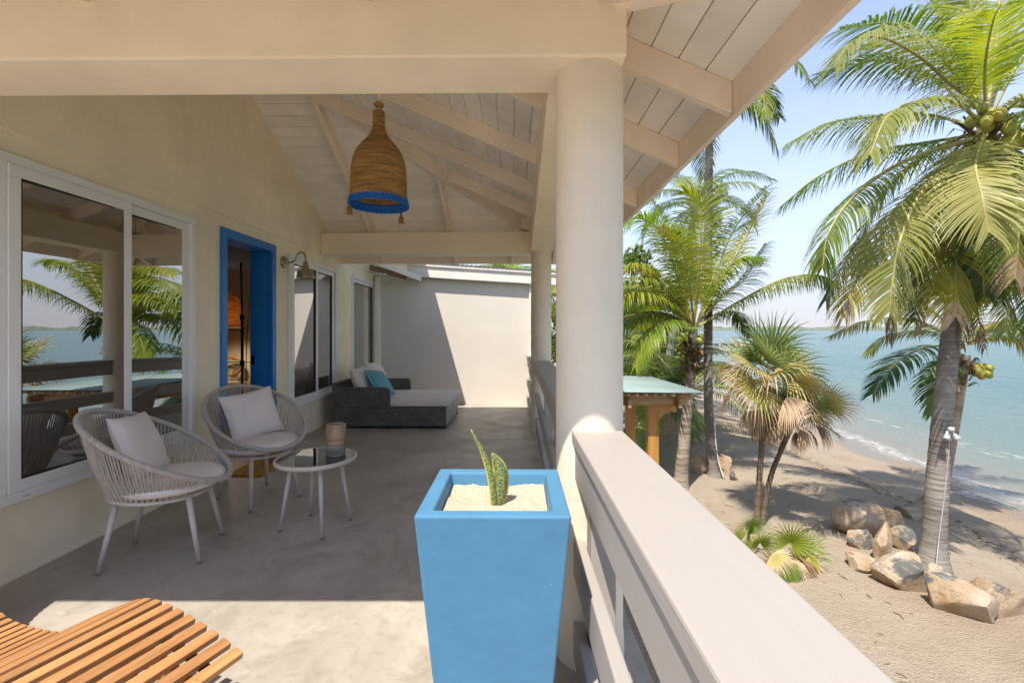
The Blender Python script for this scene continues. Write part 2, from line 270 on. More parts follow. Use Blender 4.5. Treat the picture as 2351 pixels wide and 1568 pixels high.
def floormat():
    m = bpy.data.materials.new('polished_concrete'); t, N, K = nodes(m)
    out = N('ShaderNodeOutputMaterial'); p = N('ShaderNodeBsdfPrincipled'); K(p.outputs[0], out.inputs[0]); p.inputs['Specular IOR Level'].default_value = 0.4
    ge = N('ShaderNodeNewGeometry')
    def nz(sc, d=7, st=(1, 1, 1), r=0.62):
        mp = N('ShaderNodeMapping'); K(ge.outputs['Position'], mp.inputs['Vector']); mp.inputs['Scale'].default_value = st
        n = N('ShaderNodeTexNoise'); n.inputs['Scale'].default_value = sc; n.inputs['Detail'].default_value = d; n.inputs['Roughness'].default_value = r; n.inputs['Distortion'].default_value = 0.5; K(mp.outputs[0], n.inputs['Vector']); return n.outputs['Fac']
    def rg(f, a, b, c=0, d=1):
        mr = N('ShaderNodeMapRange'); K(f, mr.inputs[0]); mr.inputs[1].default_value = a; mr.inputs[2].default_value = b; mr.inputs[3].default_value = c; mr.inputs[4].default_value = d; return mr.outputs[0]
    def mix(f, a, b):
        mx = N('ShaderNodeMix'); mx.data_type = 'RGBA'; K(f, mx.inputs[0])
        for i, c in ((6, a), (7, b)):
            if isinstance(c, tuple): mx.inputs[i].default_value = (*c, 1)
            else: K(c, mx.inputs[i])
        return mx.outputs[2]
    c = mix(rg(nz(0.9), 0.3, 0.68), (0.29, 0.255, 0.21), (0.46, 0.41, 0.34))
    c = mix(rg(nz(2.3, 10, r=0.7), 0.50, 0.66, 0, 0.75), c, (0.25, 0.21, 0.165))
    c = mix(rg(nz(13, 8, r=0.72), 0.50, 0.66, 0, 0.5), c, (0.24, 0.21, 0.17))
    c = mix(rg(nz(6.5, 8), 0.60, 0.75, 0, 0.45), c, (0.56, 0.52, 0.45))
    c = mix(rg(nz(55, 3), 0.68, 0.8, 0, 0.5), c, (0.13, 0.11, 0.09))
    c = mix(rg(nz(17, 4), 0.72, 0.78, 0, 0.8), c, (0.66, 0.62, 0.56))
    K(c, p.inputs['Base Color']); K(rg(nz(2.5), 0.3, 0.7, 0.34, 0.58), p.inputs['Roughness'])
    b = N('ShaderNodeBump'); b.inputs['Strength'].default_value = 0.25; b.inputs['Distance'].default_value = 0.01; K(nz(22, 5), b.inputs['Height']); K(b.outputs[0], p.inputs['Normal'])
    return m
M_floor = floormat()

def wickmat(name, ca, cb, sc=1.0):
    m = bpy.data.materials.new(name); t, N, K = nodes(m)
    out = N('ShaderNodeOutputMaterial'); p = N('ShaderNodeBsdfPrincipled'); K(p.outputs[0], out.inputs[0]); p.inputs['Roughness'].default_value = 0.55
    ge = N('ShaderNodeTexCoord'); mp = N('ShaderNodeMapping'); K(ge.outputs['UV'], mp.inputs['Vector']); mp.inputs['Scale'].default_value = (sc, sc, sc)
    br = N('ShaderNodeTexBrick'); K(mp.outputs[0], br.inputs['Vector']); br.inputs['Scale'].default_value = 1.0
    br.inputs['Brick Width'].default_value = 0.042; br.inputs['Row Height'].default_value = 0.0105; br.inputs['Mortar Size'].default_value = 0.0016; br.inputs['Mortar Smooth'].default_value = 0.4; br.offset = 0.5
    br.inputs['Color1'].default_value = (*ca, 1); br.inputs['Color2'].default_value = (*cb, 1); br.inputs['Mortar'].default_value = (ca[0]*0.25, ca[1]*0.25, ca[2]*0.25, 1)
    nz = N('ShaderNodeTexNoise'); nz.inputs['Scale'].default_value = 5; nz.inputs['Detail'].default_value = 6; K(mp.outputs[0], nz.inputs['Vector'])
    hv = N('ShaderNodeHueSaturation'); mr = N('ShaderNodeMapRange'); K(nz.outputs['Fac'], mr.inputs[0]); mr.inputs[3].default_value = 0.45; mr.inputs[4].default_value = 1.6; K(mr.outputs[0], hv.inputs['Value']); K(br.outputs['Color'], hv.inputs['Color']); K(hv.outputs[0], p.inputs['Base Color'])
    b = N('ShaderNodeBump'); b.inputs['Strength'].default_value = 0.8; b.inputs['Distance'].default_value = 0.004; b.invert = True; K(br.outputs['Fac'], b.inputs['Height']); K(b.outputs[0], p.inputs['Normal'])
    return m
M_wick = wickmat('charcoal_wicker', (0.085, 0.078, 0.072), (0.17, 0.158, 0.148))
M_wickl = wickmat('grey_wicker_front', (0.40, 0.37, 0.32), (0.52, 0.48, 0.41))

def rattanmat(name, ca, cb, rows=220, alpha=False):
    m = bpy.data.materials.new(name); t, N, K = nodes(m)
    out = N('ShaderNodeOutputMaterial'); p = N('ShaderNodeBsdfPrincipled'); p.inputs['Roughness'].default_value = 0.6
    ge = N('ShaderNodeTexCoord'); mp = N('ShaderNodeMapping'); K(ge.outputs['UV'], mp.inputs['Vector'])
    br = N('ShaderNodeTexBrick'); K(mp.outputs[0], br.inputs['Vector']); br.inputs['Scale'].default_value = 1; br.inputs['Brick Width'].default_value = 0.026; br.inputs['Row Height'].default_value = 0.0062
    br.inputs['Mortar Size'].default_value = 0.0013; br.inputs['Mortar Smooth'].default_value = 0.5; br.offset = 0.5
    br.inputs['Color1'].default_value = (*ca, 1); br.inputs['Color2'].default_value = (*cb, 1); br.inputs['Mortar'].default_value = (ca[0]*0.3, ca[1]*0.25, ca[2]*0.2, 1)
    nz = N('ShaderNodeTexNoise'); nz.inputs['Scale'].default_value = 9; nz.inputs['Detail'].default_value = 8; mp2 = N('ShaderNodeMapping'); mp2.inputs['Scale'].default_value = (0.5, 6, 1); K(ge.outputs['UV'], mp2.inputs['Vector']); K(mp2.outputs[0], nz.inputs['Vector'])
    hv = N('ShaderNodeHueSaturation'); mr = N('ShaderNodeMapRange'); K(nz.outputs['Fac'], mr.inputs[0]); mr.inputs[1].default_value = 0.3; mr.inputs[2].default_value = 0.7; mr.inputs[3].default_value = 0.5; mr.inputs[4].default_value = 1.35; K(mr.outputs[0], hv.inputs['Value']); K(br.outputs['Color'], hv.inputs['Color']); K(hv.outputs[0], p.inputs['Base Color'])
    b = N('ShaderNodeBump'); b.inputs['Strength'].default_value = 0.9; b.inputs['Distance'].default_value = 0.004; b.invert = True; K(br.outputs['Fac'], b.inputs['Height']); K(b.outputs[0], p.inputs['Normal'])
    tr = N('ShaderNodeBsdfTranslucent'); K(hv.outputs[0], tr.inputs['Color']); ms = N('ShaderNodeMixShader'); ms.inputs[0].default_value = 0.25; K(p.outputs[0], ms.inputs[1]); K(tr.outputs[0], ms.inputs[2]); K(ms.outputs[0], out.inputs[0])
    return m
M_rattan = rattanmat('woven_rattan', (0.80, 0.50, 0.17), (0.64, 0.37, 0.11))
M_rattani = rattanmat('pale_woven_rattan', (0.62, 0.36, 0.15), (0.52, 0.28, 0.11))
M_yarn = pm('blue_yarn', (0.02, 0.17, 0.60), rough=0.9, var=0.2, vs=60, bump=1.0, bs=120, bdist=0.006)
M_tassel = pm('straw_tassel', (0.55, 0.30, 0.07), rough=0.8, var=0.3, vs=40, bump=1.0, bs=90, stretch=(4, 4, 0.3), bdist=0.004)

def plaidmat():
    m = bpy.data.materials.new('teal_plaid_fabric'); t, N, K = nodes(m)
    out = N('ShaderNodeOutputMaterial'); p = N('ShaderNodeBsdfPrincipled'); K(p.outputs[0], out.inputs[0]); p.inputs['Roughness'].default_value = 0.9
    ge = N('ShaderNodeTexCoord'); br = N('ShaderNodeTexBrick'); K(ge.outputs['UV'], br.inputs['Vector']); br.inputs['Scale'].default_value = 1
    br.inputs['Brick Width'].default_value = 0.028; br.inputs['Row Height'].default_value = 0.03; br.inputs['Mortar Size'].default_value = 0.0048; br.inputs['Mortar Smooth'].default_value = 0.2; br.offset = 0.12
    br.inputs['Color1'].default_value = (0.02, 0.15, 0.24, 1); br.inputs['Color2'].default_value = (0.035, 0.21, 0.30, 1); br.inputs['Mortar'].default_value = (0.22, 0.48, 0.55, 1); K(br.outputs['Color'], p.inputs['Base Color'])
    b = N('ShaderNodeBump'); b.inputs['Strength'].default_value = 0.5; b.inputs['Distance'].default_value = 0.004; K(br.outputs['Fac'], b.inputs['Height']); K(b.outputs[0], p.inputs['Normal'])
    return m
M_plaid = plaidmat()
def rockmat():
    m = bpy.data.materials.new('tan_boulder'); t, N, K = nodes(m)
    out = N('ShaderNodeOutputMaterial'); p = N('ShaderNodeBsdfPrincipled'); K(p.outputs[0], out.inputs[0]); p.inputs['Roughness'].default_value = 0.85; p.inputs['Specular IOR Level'].default_value = 0.2
    ge = N('ShaderNodeNewGeometry')
    def nz(sc, d=8, r=0.6, off=0):
        mp = N('ShaderNodeMapping'); K(ge.outputs['Position'], mp.inputs['Vector']); mp.inputs['Location'].default_value = (off, off, off)
        n = N('ShaderNodeTexNoise'); n.inputs['Scale'].default_value = sc; n.inputs['Detail'].default_value = d; n.inputs['Roughness'].default_value = r; K(mp.outputs[0], n.inputs['Vector']); return n.outputs['Fac']
    def rg(f, a, b, c=0, d=1):
        mr = N('ShaderNodeMapRange'); K(f, mr.inputs[0]); mr.inputs[1].default_value = a; mr.inputs[2].default_value = b; mr.inputs[3].default_value = c; mr.inputs[4].default_value = d; return mr.outputs[0]
    def mix(f, a, b):
        mx = N('ShaderNodeMix'); mx.data_type = 'RGBA'; K(f, mx.inputs[0])
        for i, c in ((6, a), (7, b)):
            if isinstance(c, tuple): mx.inputs[i].default_value = (*c, 1)
            else: K(c, mx.inputs[i])
        return mx.outputs[2]
    c = mix(rg(nz(2.6), 0.35, 0.65), (0.42, 0.28, 0.15), (0.56, 0.47, 0.36))
    c = mix(rg(nz(1.9, 8, 0.6, 5), 0.57, 0.62), c, (0.16, 0.16, 0.15))
    c = mix(rg(nz(3.4, 8, 0.6, 11), 0.60, 0.66), c, (0.30, 0.10, 0.03))
    c = mix(rg(nz(14, 6, 0.7, 2), 0.56, 0.7, 0, 0.6), c, (0.60, 0.52, 0.42))
    K(c, p.inputs['Base Color'])
    b = N('ShaderNodeBump'); b.inputs['Strength'].default_value = 1.0; b.inputs['Distance'].default_value = 0.09; K(nz(6, 12, 0.72), b.inputs['Height']); K(b.outputs[0], p.inputs['Normal'])
    return m
M_rock = rockmat()

# ------------------------------------------------------------------ mesh helpers
class MB:
    def __init__(s): s.v = []; s.f = []; s.uv = {}
    def add(s, vs, fs):
        b = len(s.v); s.v += [Vector(p) for p in vs]; s.f += [tuple(b+i for i in f) for f in fs]; return b
    def hexa(s, a):      # 8 corners: bottom loop 0-3, top loop 4-7
        s.add(a, [(3, 2, 1, 0), (4, 5, 6, 7), (0, 1, 5, 4), (1, 2, 6, 5), (2, 3, 7, 6), (3, 0, 4, 7)]); return s
    def box(s, x0, x1, y0, y1, z0, z1, M=None):
        a = [Vector(p) for p in ((x0, y0, z0), (x1, y0, z0), (x1, y1, z0), (x0, y1, z0), (x0, y0, z1), (x1, y0, z1), (x1, y1, z1), (x0, y1, z1))]
        if M is not None: a = [M @ p for p in a]
        return s.hexa(a)
    def bar(s, p, q, w, h, up=(0, 0, 1)):
        p = Vector(p); q = Vector(q); d = (q-p).normalized(); u = Vector(up); r = d.cross(u).normalized()*w/2; u = r.cross(d).normalized()*h/2
        return s.hexa([p-r-u, p+r-u, q+r-u, q-r-u, p-r+u, p+r+u, q+r+u, q-r+u])
    def tube(s, pts, rad, n=8, closed=False, cap=True):
        pts = [Vector(p) for p in pts]; m = len(pts)
        if not hasattr(rad, '__len__'): rad = [rad]*m
        b = len(s.v); ref = None
        for i, p in enumerate(pts):
            a = pts[(i-1) % m] if (i > 0 or closed) else p; c = pts[(i+1) % m] if (i < m-1 or closed) else p
            t = (c-a).normalized()
            if ref is None: ref = t.orthogonal().normalized()
            ref = (ref - t*ref.dot(t)).normalized(); bi = t.cross(ref)
            for k in range(n):
                an = 2*math.pi*k/n; s.v.append(p + (ref*math.cos(an)+bi*math.sin(an))*rad[i])
        for i in range(m if closed else m-1):
            for k in range(n):
                a0 = b+i*n+k; a1 = b+i*n+(k+1) % n; j = (i+1) % m; s.f.append((a0, a1, b+j*n+(k+1) % n, b+j*n+k))
        if cap and not closed:
            s.f.append(tuple(b+k for k in reversed(range(n)))); s.f.append(tuple(b+(m-1)*n+k for k in range(n)))
        return s
    def lathe(s, prof, n=24, c=(0, 0, 0), axis=None):
        b = len(s.v); c = Vector(c); q = Vector(axis).to_track_quat('Z', 'Y') if axis is not None else None
        for (r, z) in prof:
            for k in range(n):
                a = 2*math.pi*k/n; p = Vector((r*math.cos(a), r*math.sin(a), z)); s.v.append((q @ p if q else p)+c)
        for i in range(len(prof)-1):
            for k in range(n):
                s.f.append((b+i*n+k, b+i*n+(k+1) % n, b+(i+1)*n+(k+1) % n, b+(i+1)*n+k))
        return s
    def prism(s, poly, off):
        n = len(poly); poly = [Vector(p) for p in poly]; off = Vector(off)
        s.add(poly+[p+off for p in poly], [tuple(reversed(range(n))), tuple(range(n, 2*n))]+[(i, (i+1) % n, n+(i+1) % n, n+i) for i in range(n)]); return s
    def mesh(s, name, mat, smooth=False, uvf=None):
        me = bpy.data.meshes.new(name); me.from_pydata([tuple(p) for p in s.v], [], s.f)
        if isinstance(mat, (list, tuple)):
            for q in mat: me.materials.append(q)
        else: me.materials.append(mat)
        if smooth: me.polygons.foreach_set('use_smooth', [True]*len(me.polygons))
        if uvf:
            ul = me.uv_layers.new(name='UVMap')
            for pl in me.polygons:
                for li in pl.loop_indices: ul.data[li].uv = uvf(me.vertices[me.loops[li].vertex_index].co, pl)
        me.update(); return me
    def build(s, name, mat, parent=None, smooth=False, bevel=0, uvf=None, angle=None):
        o = bpy.data.objects.new(name, s.mesh(name, mat, smooth, uvf)); COL.objects.link(o)
        if parent is not None:
            o.parent = parent; o.matrix_parent_inverse = Matrix.Identity(4)
        if bevel:
            md = o.modifiers.new('bevel', 'BEVEL'); md.width = bevel; md.segments = 2; md.limit_method = 'ANGLE'; md.angle_limit = R(40)
        return o
def tag(o, label=None, cat=None, group=None, kind=None):
    if label: o['label'] = label
    if cat: o['category'] = cat
    if group: o['group'] = group
    if kind: o['kind'] = kind
    return o
def thing(name, loc=(0, 0, 0), rz=0.0, label=None, cat=None, group=None):
    o = bpy.data.objects.new(name, None); COL.objects.link(o); o.location = loc; o.rotation_euler = (0, 0, rz); o.empty_display_size = 0.1
    return tag(o, label, cat, group)
def catmull(P, n):
    P = [Vector(p) for p in P]; Q = [P[0]*2-P[1]]+P+[P[-1]*2-P[-2]]; out = []
    for i in range(1, len(Q)-2):
        for k in range(n):
            t = k/n; a, b, c, d = Q[i-1], Q[i], Q[i+1], Q[i+2]
            out.append(0.5*((2*b)+(c-a)*t+(2*a-5*b+4*c-d)*t*t+(3*b-a-3*c+d)*t*t*t))
    out.append(P[-1]); return out
def boxuv(co, pl):
    n = pl.normal
    if abs(n.z) > 0.7: return (co.x, co.y)
    if abs(n.x) > abs(n.y): return (co.y, co.z)
    return (co.x, co.z)

# ================================================================== THE SETTING
# beach: one sheet of sand that dips under the sea
def sand_z(x, y):
    xs = 10+0.1*y; d = x-xs
    t = min(1, max(0, (d+5.5)/5.5)); z = GZ-0.5*t*t*(3-2*t)
    if d > 0: z -= 0.11*min(d, 8)
    z += 0.05*mnoise.noise(Vector((x*0.5, y*0.5, 0)))+0.02*mnoise.noise(Vector((x*1.7, y*1.7, 3)))
    return z
def grid(xs, ys, zf):
    m = MB(); nx = len(xs)
    m.v = [Vector((x, y, zf(x, y))) for y in ys for x in xs]
    m.f = [(j*nx+i, j*nx+i+1, (j+1)*nx+i+1, (j+1)*nx+i) for j in range(len(ys)-1) for i in range(nx-1)]
    return m
xs = [-400, -150, -60, -30]+[-15+0.5*i for i in range(20)]+[-5+0.22*i for i in range(122)]+[24, 30, 60]
ys = [-300, -100, -40, -20]+[-10+0.5*i for i in range(20)]+[0.22*i for i in range(150)]+[33+1.0*i for i in range(30)]+[80, 120, 200, 400]
tag(grid(xs, ys, sand_z).build('beach', M_sand, smooth=True), kind='structure')
m = MB(); m.add([(-30000, -30000, -2.5), (30000, -30000, -2.5), (30000, 30000, -2.5), (-30000, 30000, -2.5)], [(0, 1, 2, 3)])
tag(m.build('sea', M_sea), kind='structure')
# low far shore across the water
m = MB(); prev = None
pts = []
for i in range(260):
    x = -600+i*16; h = 9+9*mnoise.noise(Vector((i*0.11, 0, 0)))+5*mnoise.noise(Vector((i*0.5, 3, 0)))+3*mnoise.noise(Vector((i*1.3, 7, 0)))
    pts.append((x, max(5, h*1.5+8)))
for i, (x, h) in enumerate(pts):
    m.v += [Vector((x, 2500, -4)), Vector((x, 2504, 2.2)), Vector((x, 2520, -1.5+h)), Vector((x, 2700, -4))]
for i in range(len(pts)-1):
    for k in range(3): m.f.append((4*i+k, 4*i+4+k, 4*i+5+k, 4*i+1+k))
M_far = pm('far_shore_scrub', (0.17, 0.19, 0.14), rough=0.9, var=0.2, vs=0.02, bump=0, col2=(0.10, 0.135, 0.095))
tag(m.build('far_shore', M_far), kind='structure')

# terrace slab, falling a little towards the far end
def floor_z(y): return 0.0 if y < 5.5 else -0.027*(y-5.5)
m = MB(); Ys = [-4, -1, 1, 3, 5.5, 7, 8.8]
for y in Ys: m.v += [Vector((-2.62 if y > 1.75 else -9, y, floor_z(y))), Vector((0.52, y, floor_z(y)))]
m = MB()
def slab(x0, x1, y0, y1, zb):
    a, b = floor_z(y0), floor_z(y1); m.hexa([(x0, y0, zb), (x1, y0, zb), (x1, y1, zb), (x0, y1, zb), (x0, y0, a), (x1, y0, a), (x1, y1, b), (x0, y1, b)])
slab(-9, 0.52, -5, 1.74, -0.25); slab(-2.75, 0.52, 1.74, 5.5, -0.25); slab(-2.75, 0.52, 5.5, 9.2, -0.35)
tag(m.build('terrace_floor', M_floor), kind='structure')
m = MB(); m.box(-9, 0.40, -5, 9.2, GZ-0.3, -0.36); tag(m.build('terrace_base_wall', M_wall), 'cream rendered base wall under the terrace', 'wall')

# ================================================================== THE HOUSE
XW = -2.6                                    # face of the house wall
house = thing('beach_house', (XW, 4, 0), 0, 'cream stucco beach house with covered terrace, blue door and white windows', 'house')
house.location = (0, 0, 0)
ZT = 2.33                                    # soffit level of the beams
# --- wall with openings
openings = [(2.28, 3.73, 0.405, 2.21), (4.06, 4.99, -0.05, 2.205), (5.28, 6.74, 0.385, 2.195), (7.38, 8.62, 0.385, 2.20)]
m = MB(); T = 0.17; yy = 1.64
for (a, b, lo, hi) in openings:
    m.box(XW-T, XW, yy, a, -0.12, ZT); 
    if lo > 0: m.box(XW-T, XW, a, b, -0.12, lo)
    m.box(XW-T, XW, a, b, hi, ZT); yy = b
m.box(XW-T, XW, yy, 9.2, -0.12, ZT)
m.box(-9, XW-T-0.001, 1.75, 1.90, -0.12, 2.6)          # front wall, off to the left
wall = m.build('wall', M_wall, house)
m = MB()
prof = [(1.76, 2.6), (4.24, 3.78), (6.75, 2.53), (9.1, 2.53)]
poly = [(XW-0.15, 1.76, ZT+0.001), (XW-0.15, 9.2, ZT+0.001), (XW-0.15, 9.2, 2.85), (XW-0.15, 6.6, 2.85), (XW-0.15, 4.24, 3.75), (XW-0.15, 1.76, 2.74)]
m.prism(poly, (0.168, 0, 0)); m.build('upper_wall', M_wall, house)
# --- columns
def column(x, y, r, z0, z1):
    m = MB(); prof = [(r*1.03, z0), (r*1.035, z0+0.04), (r*1.0, z0+0.12), (r, 1.2), (r*1.01, z1-0.03), (r*1.0, z1)]
    m.lathe(prof, 40, (x, y, 0)); return m.build('column', M_col, house, smooth=True)
column(0.312, 1.865, 0.135, 0.0, ZT+0.002); column(0.375, 6.0, 0.132, -0.02, ZT+0.002)
# --- ring beams
m = MB(); m.hexa([(-9, 1.83, ZT), (0.43, 1.716, ZT), (0.43, 1.990, ZT), (-9, 2.10, ZT), (-9, 1.83, 2.62), (0.43, 1.716, 2.62), (0.43, 1.990, 2.62), (-9, 2.10, 2.62)])
m.build('front_beam', M_beam, house, bevel=0.008)
m = MB(); m.hexa([(0.155, 1.992, ZT+.002), (0.428, 1.992, ZT+.002), (0.50, 6.02, ZT-.008), (0.235, 6.02, ZT-.008), (0.155, 1.992, 2.605), (0.428, 1.992, 2.605), (0.50, 6.02, 2.605), (0.235, 6.02, 2.605)])
m.build('side_beam', M_beam, house, bevel=0.008)
m = MB(); m.hexa([(-2.58, 6.15, ZT-.012), (0.498, 6.022, ZT-.012), (0.498, 6.29, ZT-.012), (-2.58, 6.41, ZT-.012), (-2.58, 6.15, 2.60), (0.498, 6.022, 2.60), (0.498, 6.29, 2.60), (-2.58, 6.41, 2.60)])
m.build('cross_beam', M_beam, house, bevel=0.008)

# --- hip roof: boards on rafters
XE, YF, YB, ZE = 1.0, 1.14, 6.9, 2.43
SR, SB = 0.43, 0.50
YR = (SR*YF+SB*YB)/(SR+SB); ZR = ZE+SR*(YR-YF); RX = (ZR-ZE)/SR      # ridge
def zu(x, y): return ZE+min(SR*(XE-x), SR*(y-YF), SB*(YB-y))         # underside of the boards
roof = bpy.data.objects.new('roof', None); COL.objects.link(roof); roof.parent = house
bw, gap, th = 0.135, 0.004, 0.02
def board_plane(kind):
    k = 0
    slope = {'r': SR, 'f': SR, 'b': SB}[kind]; c = 1/math.sqrt(1+slope*slope)
    runmax = {'r': RX, 'f': YR-YF, 'b': YB-YR}[kind]
    while True:
        r0 = k*bw*c; r1 = ((k+1)*bw-gap)*c; k += 1
        if r0 >= runmax-0.02: break
        r1 = min(r1, runmax)
        q = []
        for r in (r0, r1):
            z = ZE+slope*r; dz = slope*r
            if kind == 'r': q.append((Vector((XE-r, YF+dz/SR, z)), Vector((XE-r, YB-dz/SB, z))))
            elif kind == 'f': q.append((Vector((-8.6, YF+r, z)), Vector((XE-dz/SR, YF+r, z))))
            else: q.append((Vector((XE-dz/SR, YB-r, z)), Vector((-8.6, YB-r, z))))
        n = {'r': Vector((slope, 0, 1)), 'f': Vector((0, -slope, 1)), 'b': Vector((0, slope, 1))}[kind].normalized()*th
        a, b = q[0]; d, e = q[1]
        m = MB(); m.hexa([a, b, e, d, a+n, b+n, e+n, d+n]); m.build('board', M_board, roof, bevel=0.004)
for kd in 'rfb': board_plane(kd)
# metal sheet above the boards
m = MB(); t = 0.045
def P(x, y, e=0): return Vector((x, y, zu(x, y)+t+e))
A, B, C_, D_ = (XE+.03, YF-.03), (XE+.03, YB+.03), (XE-RX, YR), (-8.6, YR)
def tri3(pts):
    b = [Vector((x, y, z)) for x, y, z in pts]; m.prism(b, (0, 0, 0.03))
E0 = ZE+t-0.012; E1 = ZR+t
tri3([(XE+.03, YF-.03, E0), (XE+.03, YB+.03, E0), (XE-RX, YR, E1)])
tri3([(-8.6, YF-.03, E0), (XE+.03, YF-.03, E0), (XE-RX, YR, E1), (-8.6, YR, E1)])
tri3([(XE+.03, YB+.03, E0), (-8.6, YB+.03, E0), (-8.6, YR, E1), (XE-RX, YR, E1)])
m.build('roof_sheet', M_iron, roof)
m = MB(); e0 = ZE+.0235; e1 = ZR+.0235          # painted decking the boards are fixed to
for tri in ([(XE, YF, e0), (XE, YB, e0), (XE-RX, YR, e1)], [(-8.6, YF, e0), (XE, YF, e0), (XE-RX, YR, e1), (-8.6, YR, e1)], [(XE, YB, e0), (-8.6, YB, e0), (-8.6, YR, e1), (XE-RX, YR, e1)]): m.prism(tri, (0, 0, .006))
m.build('decking', M_board, roof)
# rafters
RD, RW = 0.145, 0.045
def rafter(p, q, w=RW, d=RD, name='rafter'):
    """p,q on the underside of the boards"""
    p = Vector(p); q = Vector(q); r = (q-p).cross(Vector((0, 0, 1))).normalized()*w/2; dn = Vector((0, 0, -d))
    e = Vector((0, 0, -0.002)); m = MB(); m.hexa([p-r+dn, p+r+dn, q+r+dn, q-r+dn, p-r+e, p+r+e, q+r+e, q-r+e]); return m.build(name, M_trim, roof, bevel=0.003)
for y in (1.30, 2.10, 2.77, 3.69, 4.55, 5.35, 6.1):
    xt = max(XE-RX, XE-(y-YF), XE-(YB-y)*SB/SR) if y < YR else max(XE-RX, XE-(YB-y)*SB/SR)
    if y < YR: xt = XE-min(RX, (y-YF))
    rafter((XE-.001, y, zu(XE-.001, y)), (xt+.05, y, ZE+SR*(XE-xt-.05)))
for x in (-7.5, -6.5, -5.5, -4.5, -3.4, -1.93, -0.86, 0.0, 0.62):
    dz = min(SR*(XE-x), ZR-ZE)
    rafter((x, YB-.001, ZE), (x, YB-dz/SB+.05, ZE+dz-.05*SB))
    if x < 0.5: rafter((x+0.3, YF+.001, ZE), (x+0.3, YF+min(SR*(XE-x-.3), ZR-ZE)/SR-.05, ZE+min(SR*(XE-x-.3), ZR-ZE)-.05*SR))
rafter((XE, YF, ZE), (XE-RX, YR, ZR), 0.07, 0.17, 'hip_rafter'); rafter((XE, YB, ZE), (XE-RX, YR, ZR), 0.07, 0.17, 'hip_rafter')
rafter((XE-RX, YR, ZR), (-8.6, YR, ZR), 0.07, 0.2, 'ridge_beam')
# fascia
m = MB(); m.box(XE+.001, XE+.032, YF-.03, 3.05, 2.272, 2.470); m.build('fascia', M_trim, roof, bevel=0.003)
m = MB(); m.box(XE+.001, XE+.032, 3.056, YB+.03, 2.268, 2.470); m.build('fascia', M_trim, roof, bevel=0.003)
m = MB(); m.box(-8.6, XE, YB+.001, YB+.03, 2.30, 2.470); m.build('fascia', M_trim, roof, bevel=0.003)
m = MB(); m.box(-8.6, XE, YF-.03, YF-.001, 2.272, 2.470); m.build('fascia', M_trim, roof, bevel=0.003)
# unseen wing roof added over the far part to shade the annex wall diagonally
m = MB(); m.box(-8.6, -1.72, 6.95, 11.5, 2.80, 2.93); m.build('shading_wing_roof', M_iron, house)
m = MB(); m.box(-8.6, XW-0.16, 9.19, 9.3, -.1, 2.79); m.build('wing_wall', M_wall, house)

# --- interior shell of the house
m = MB(); m.box(-7.2, -7.0, 1.9, 9.2, -.05, 2.75); m.box(-7.0, XW-T, 6.98, 7.1, -.05, 2.75); m.box(-7.0, XW-T, 1.905, 1.95, -.05, 2.75); m.box(-7.0, XW-T, 8.95, 9.1, -.05, 2.75)
m.build('interior_wall', M_inw, house)
m = MB()
for i in range(22):
    y = 1.96+i*0.325; m.box(-7.0, XW-T-.001, y, y+.318, 2.42, 2.45)
m.build('interior_ceiling', M_darkwood, house)
m = MB(); m.box(-7.0, XW+.002, 1.95, 9.0, -.09, -.012); m.build('interior_screed', M_grout, house)
tl = bpy.data.objects.new('tiled_floor', None); COL.objects.link(tl); tl.parent = house
tm = MB().box(0, .292, 0, .292, 0, .012).mesh('tile', M_tile)
for i in range(6):
    for j in range(8):
        o = bpy.data.objects.new('tile', tm); COL.objects.link(o); o.parent = tl; o.location = (XW-.005-.292-i*.30, 3.56+j*.30, -.0115+rng.uniform(-.0006, .0006))
m = MB(); m.box(XW-.18, XW+.055, 4.10, 4.95, -.01, .006); sill = m.build('door_sill', M_tile, house)

# --- windows
def window(y0, y1, z0, z1, sashes, sx, name='window'):
    w = bpy.data.objects.new(name, None); COL.objects.link(w); w.parent = house
    fw = 0.052; X0 = XW-.075; X1 = XW+.022
    f = MB(); f.box(X0, X1, y0, y1, z1-fw, z1); f.box(X0, X1+.012, y0, y1, z0, z0+fw); f.box(X0, X1, y0, y0+fw, z0+fw, z1-fw); f.box(X0, X1, y1-fw, y1, z0+fw, z1-fw)
    f.build('frame', M_white, w, bevel=0.004)
    for (a, b, dep) in sashes:
        s = 0.062; A0 = XW-.045+dep; A1 = A0+.034; q = MB(); zz0 = z0+fw+.001; zz1 = z1-fw-.001
        q.box(A0, A1, a, b, zz1-s, zz1); q.box(A0, A1, a, b, zz0, zz0+s); q.box(A0, A1, a, a+s, zz0+s, zz1-s); q.box(A0, A1, b-s, b, zz0+s, zz1-s)
        so = q.build('sash', M_white, w, bevel=0.004)
        g = MB(); k = .008; B0 = A0+.010
        for bx in ((a+s, b-s, zz1-s-k, zz1-s), (a+s, b-s, zz0+s, zz0+s+k), (a+s, a+s+k, zz0+s+k, zz1-s-k), (b-s-k, b-s, zz0+s+k, zz1-s-k)): g.box(B0, A1-.004, *bx)
        g.build('seal', M_seal, so)
        g = MB(); g.hexa([(B0+.001, a+s, zz0+s), (B0+.004, a+s, zz0+s), (B0+.004+sx, b-s, zz0+s), (B0+.001+sx, b-s, zz0+s), (B0+.001, a+s, zz1-s), (B0+.004, a+s, zz1-s), (B0+.004+sx, b-s, zz1-s), (B0+.001+sx, b-s, zz1-s)]); g.build('pane', M_glass, so)
    return w
w1 = window(2.28, 3.73, 0.405, 2.21, [(2.333, 3.09, .040), (3.035, 3.677, -.001)], .018, 'window')
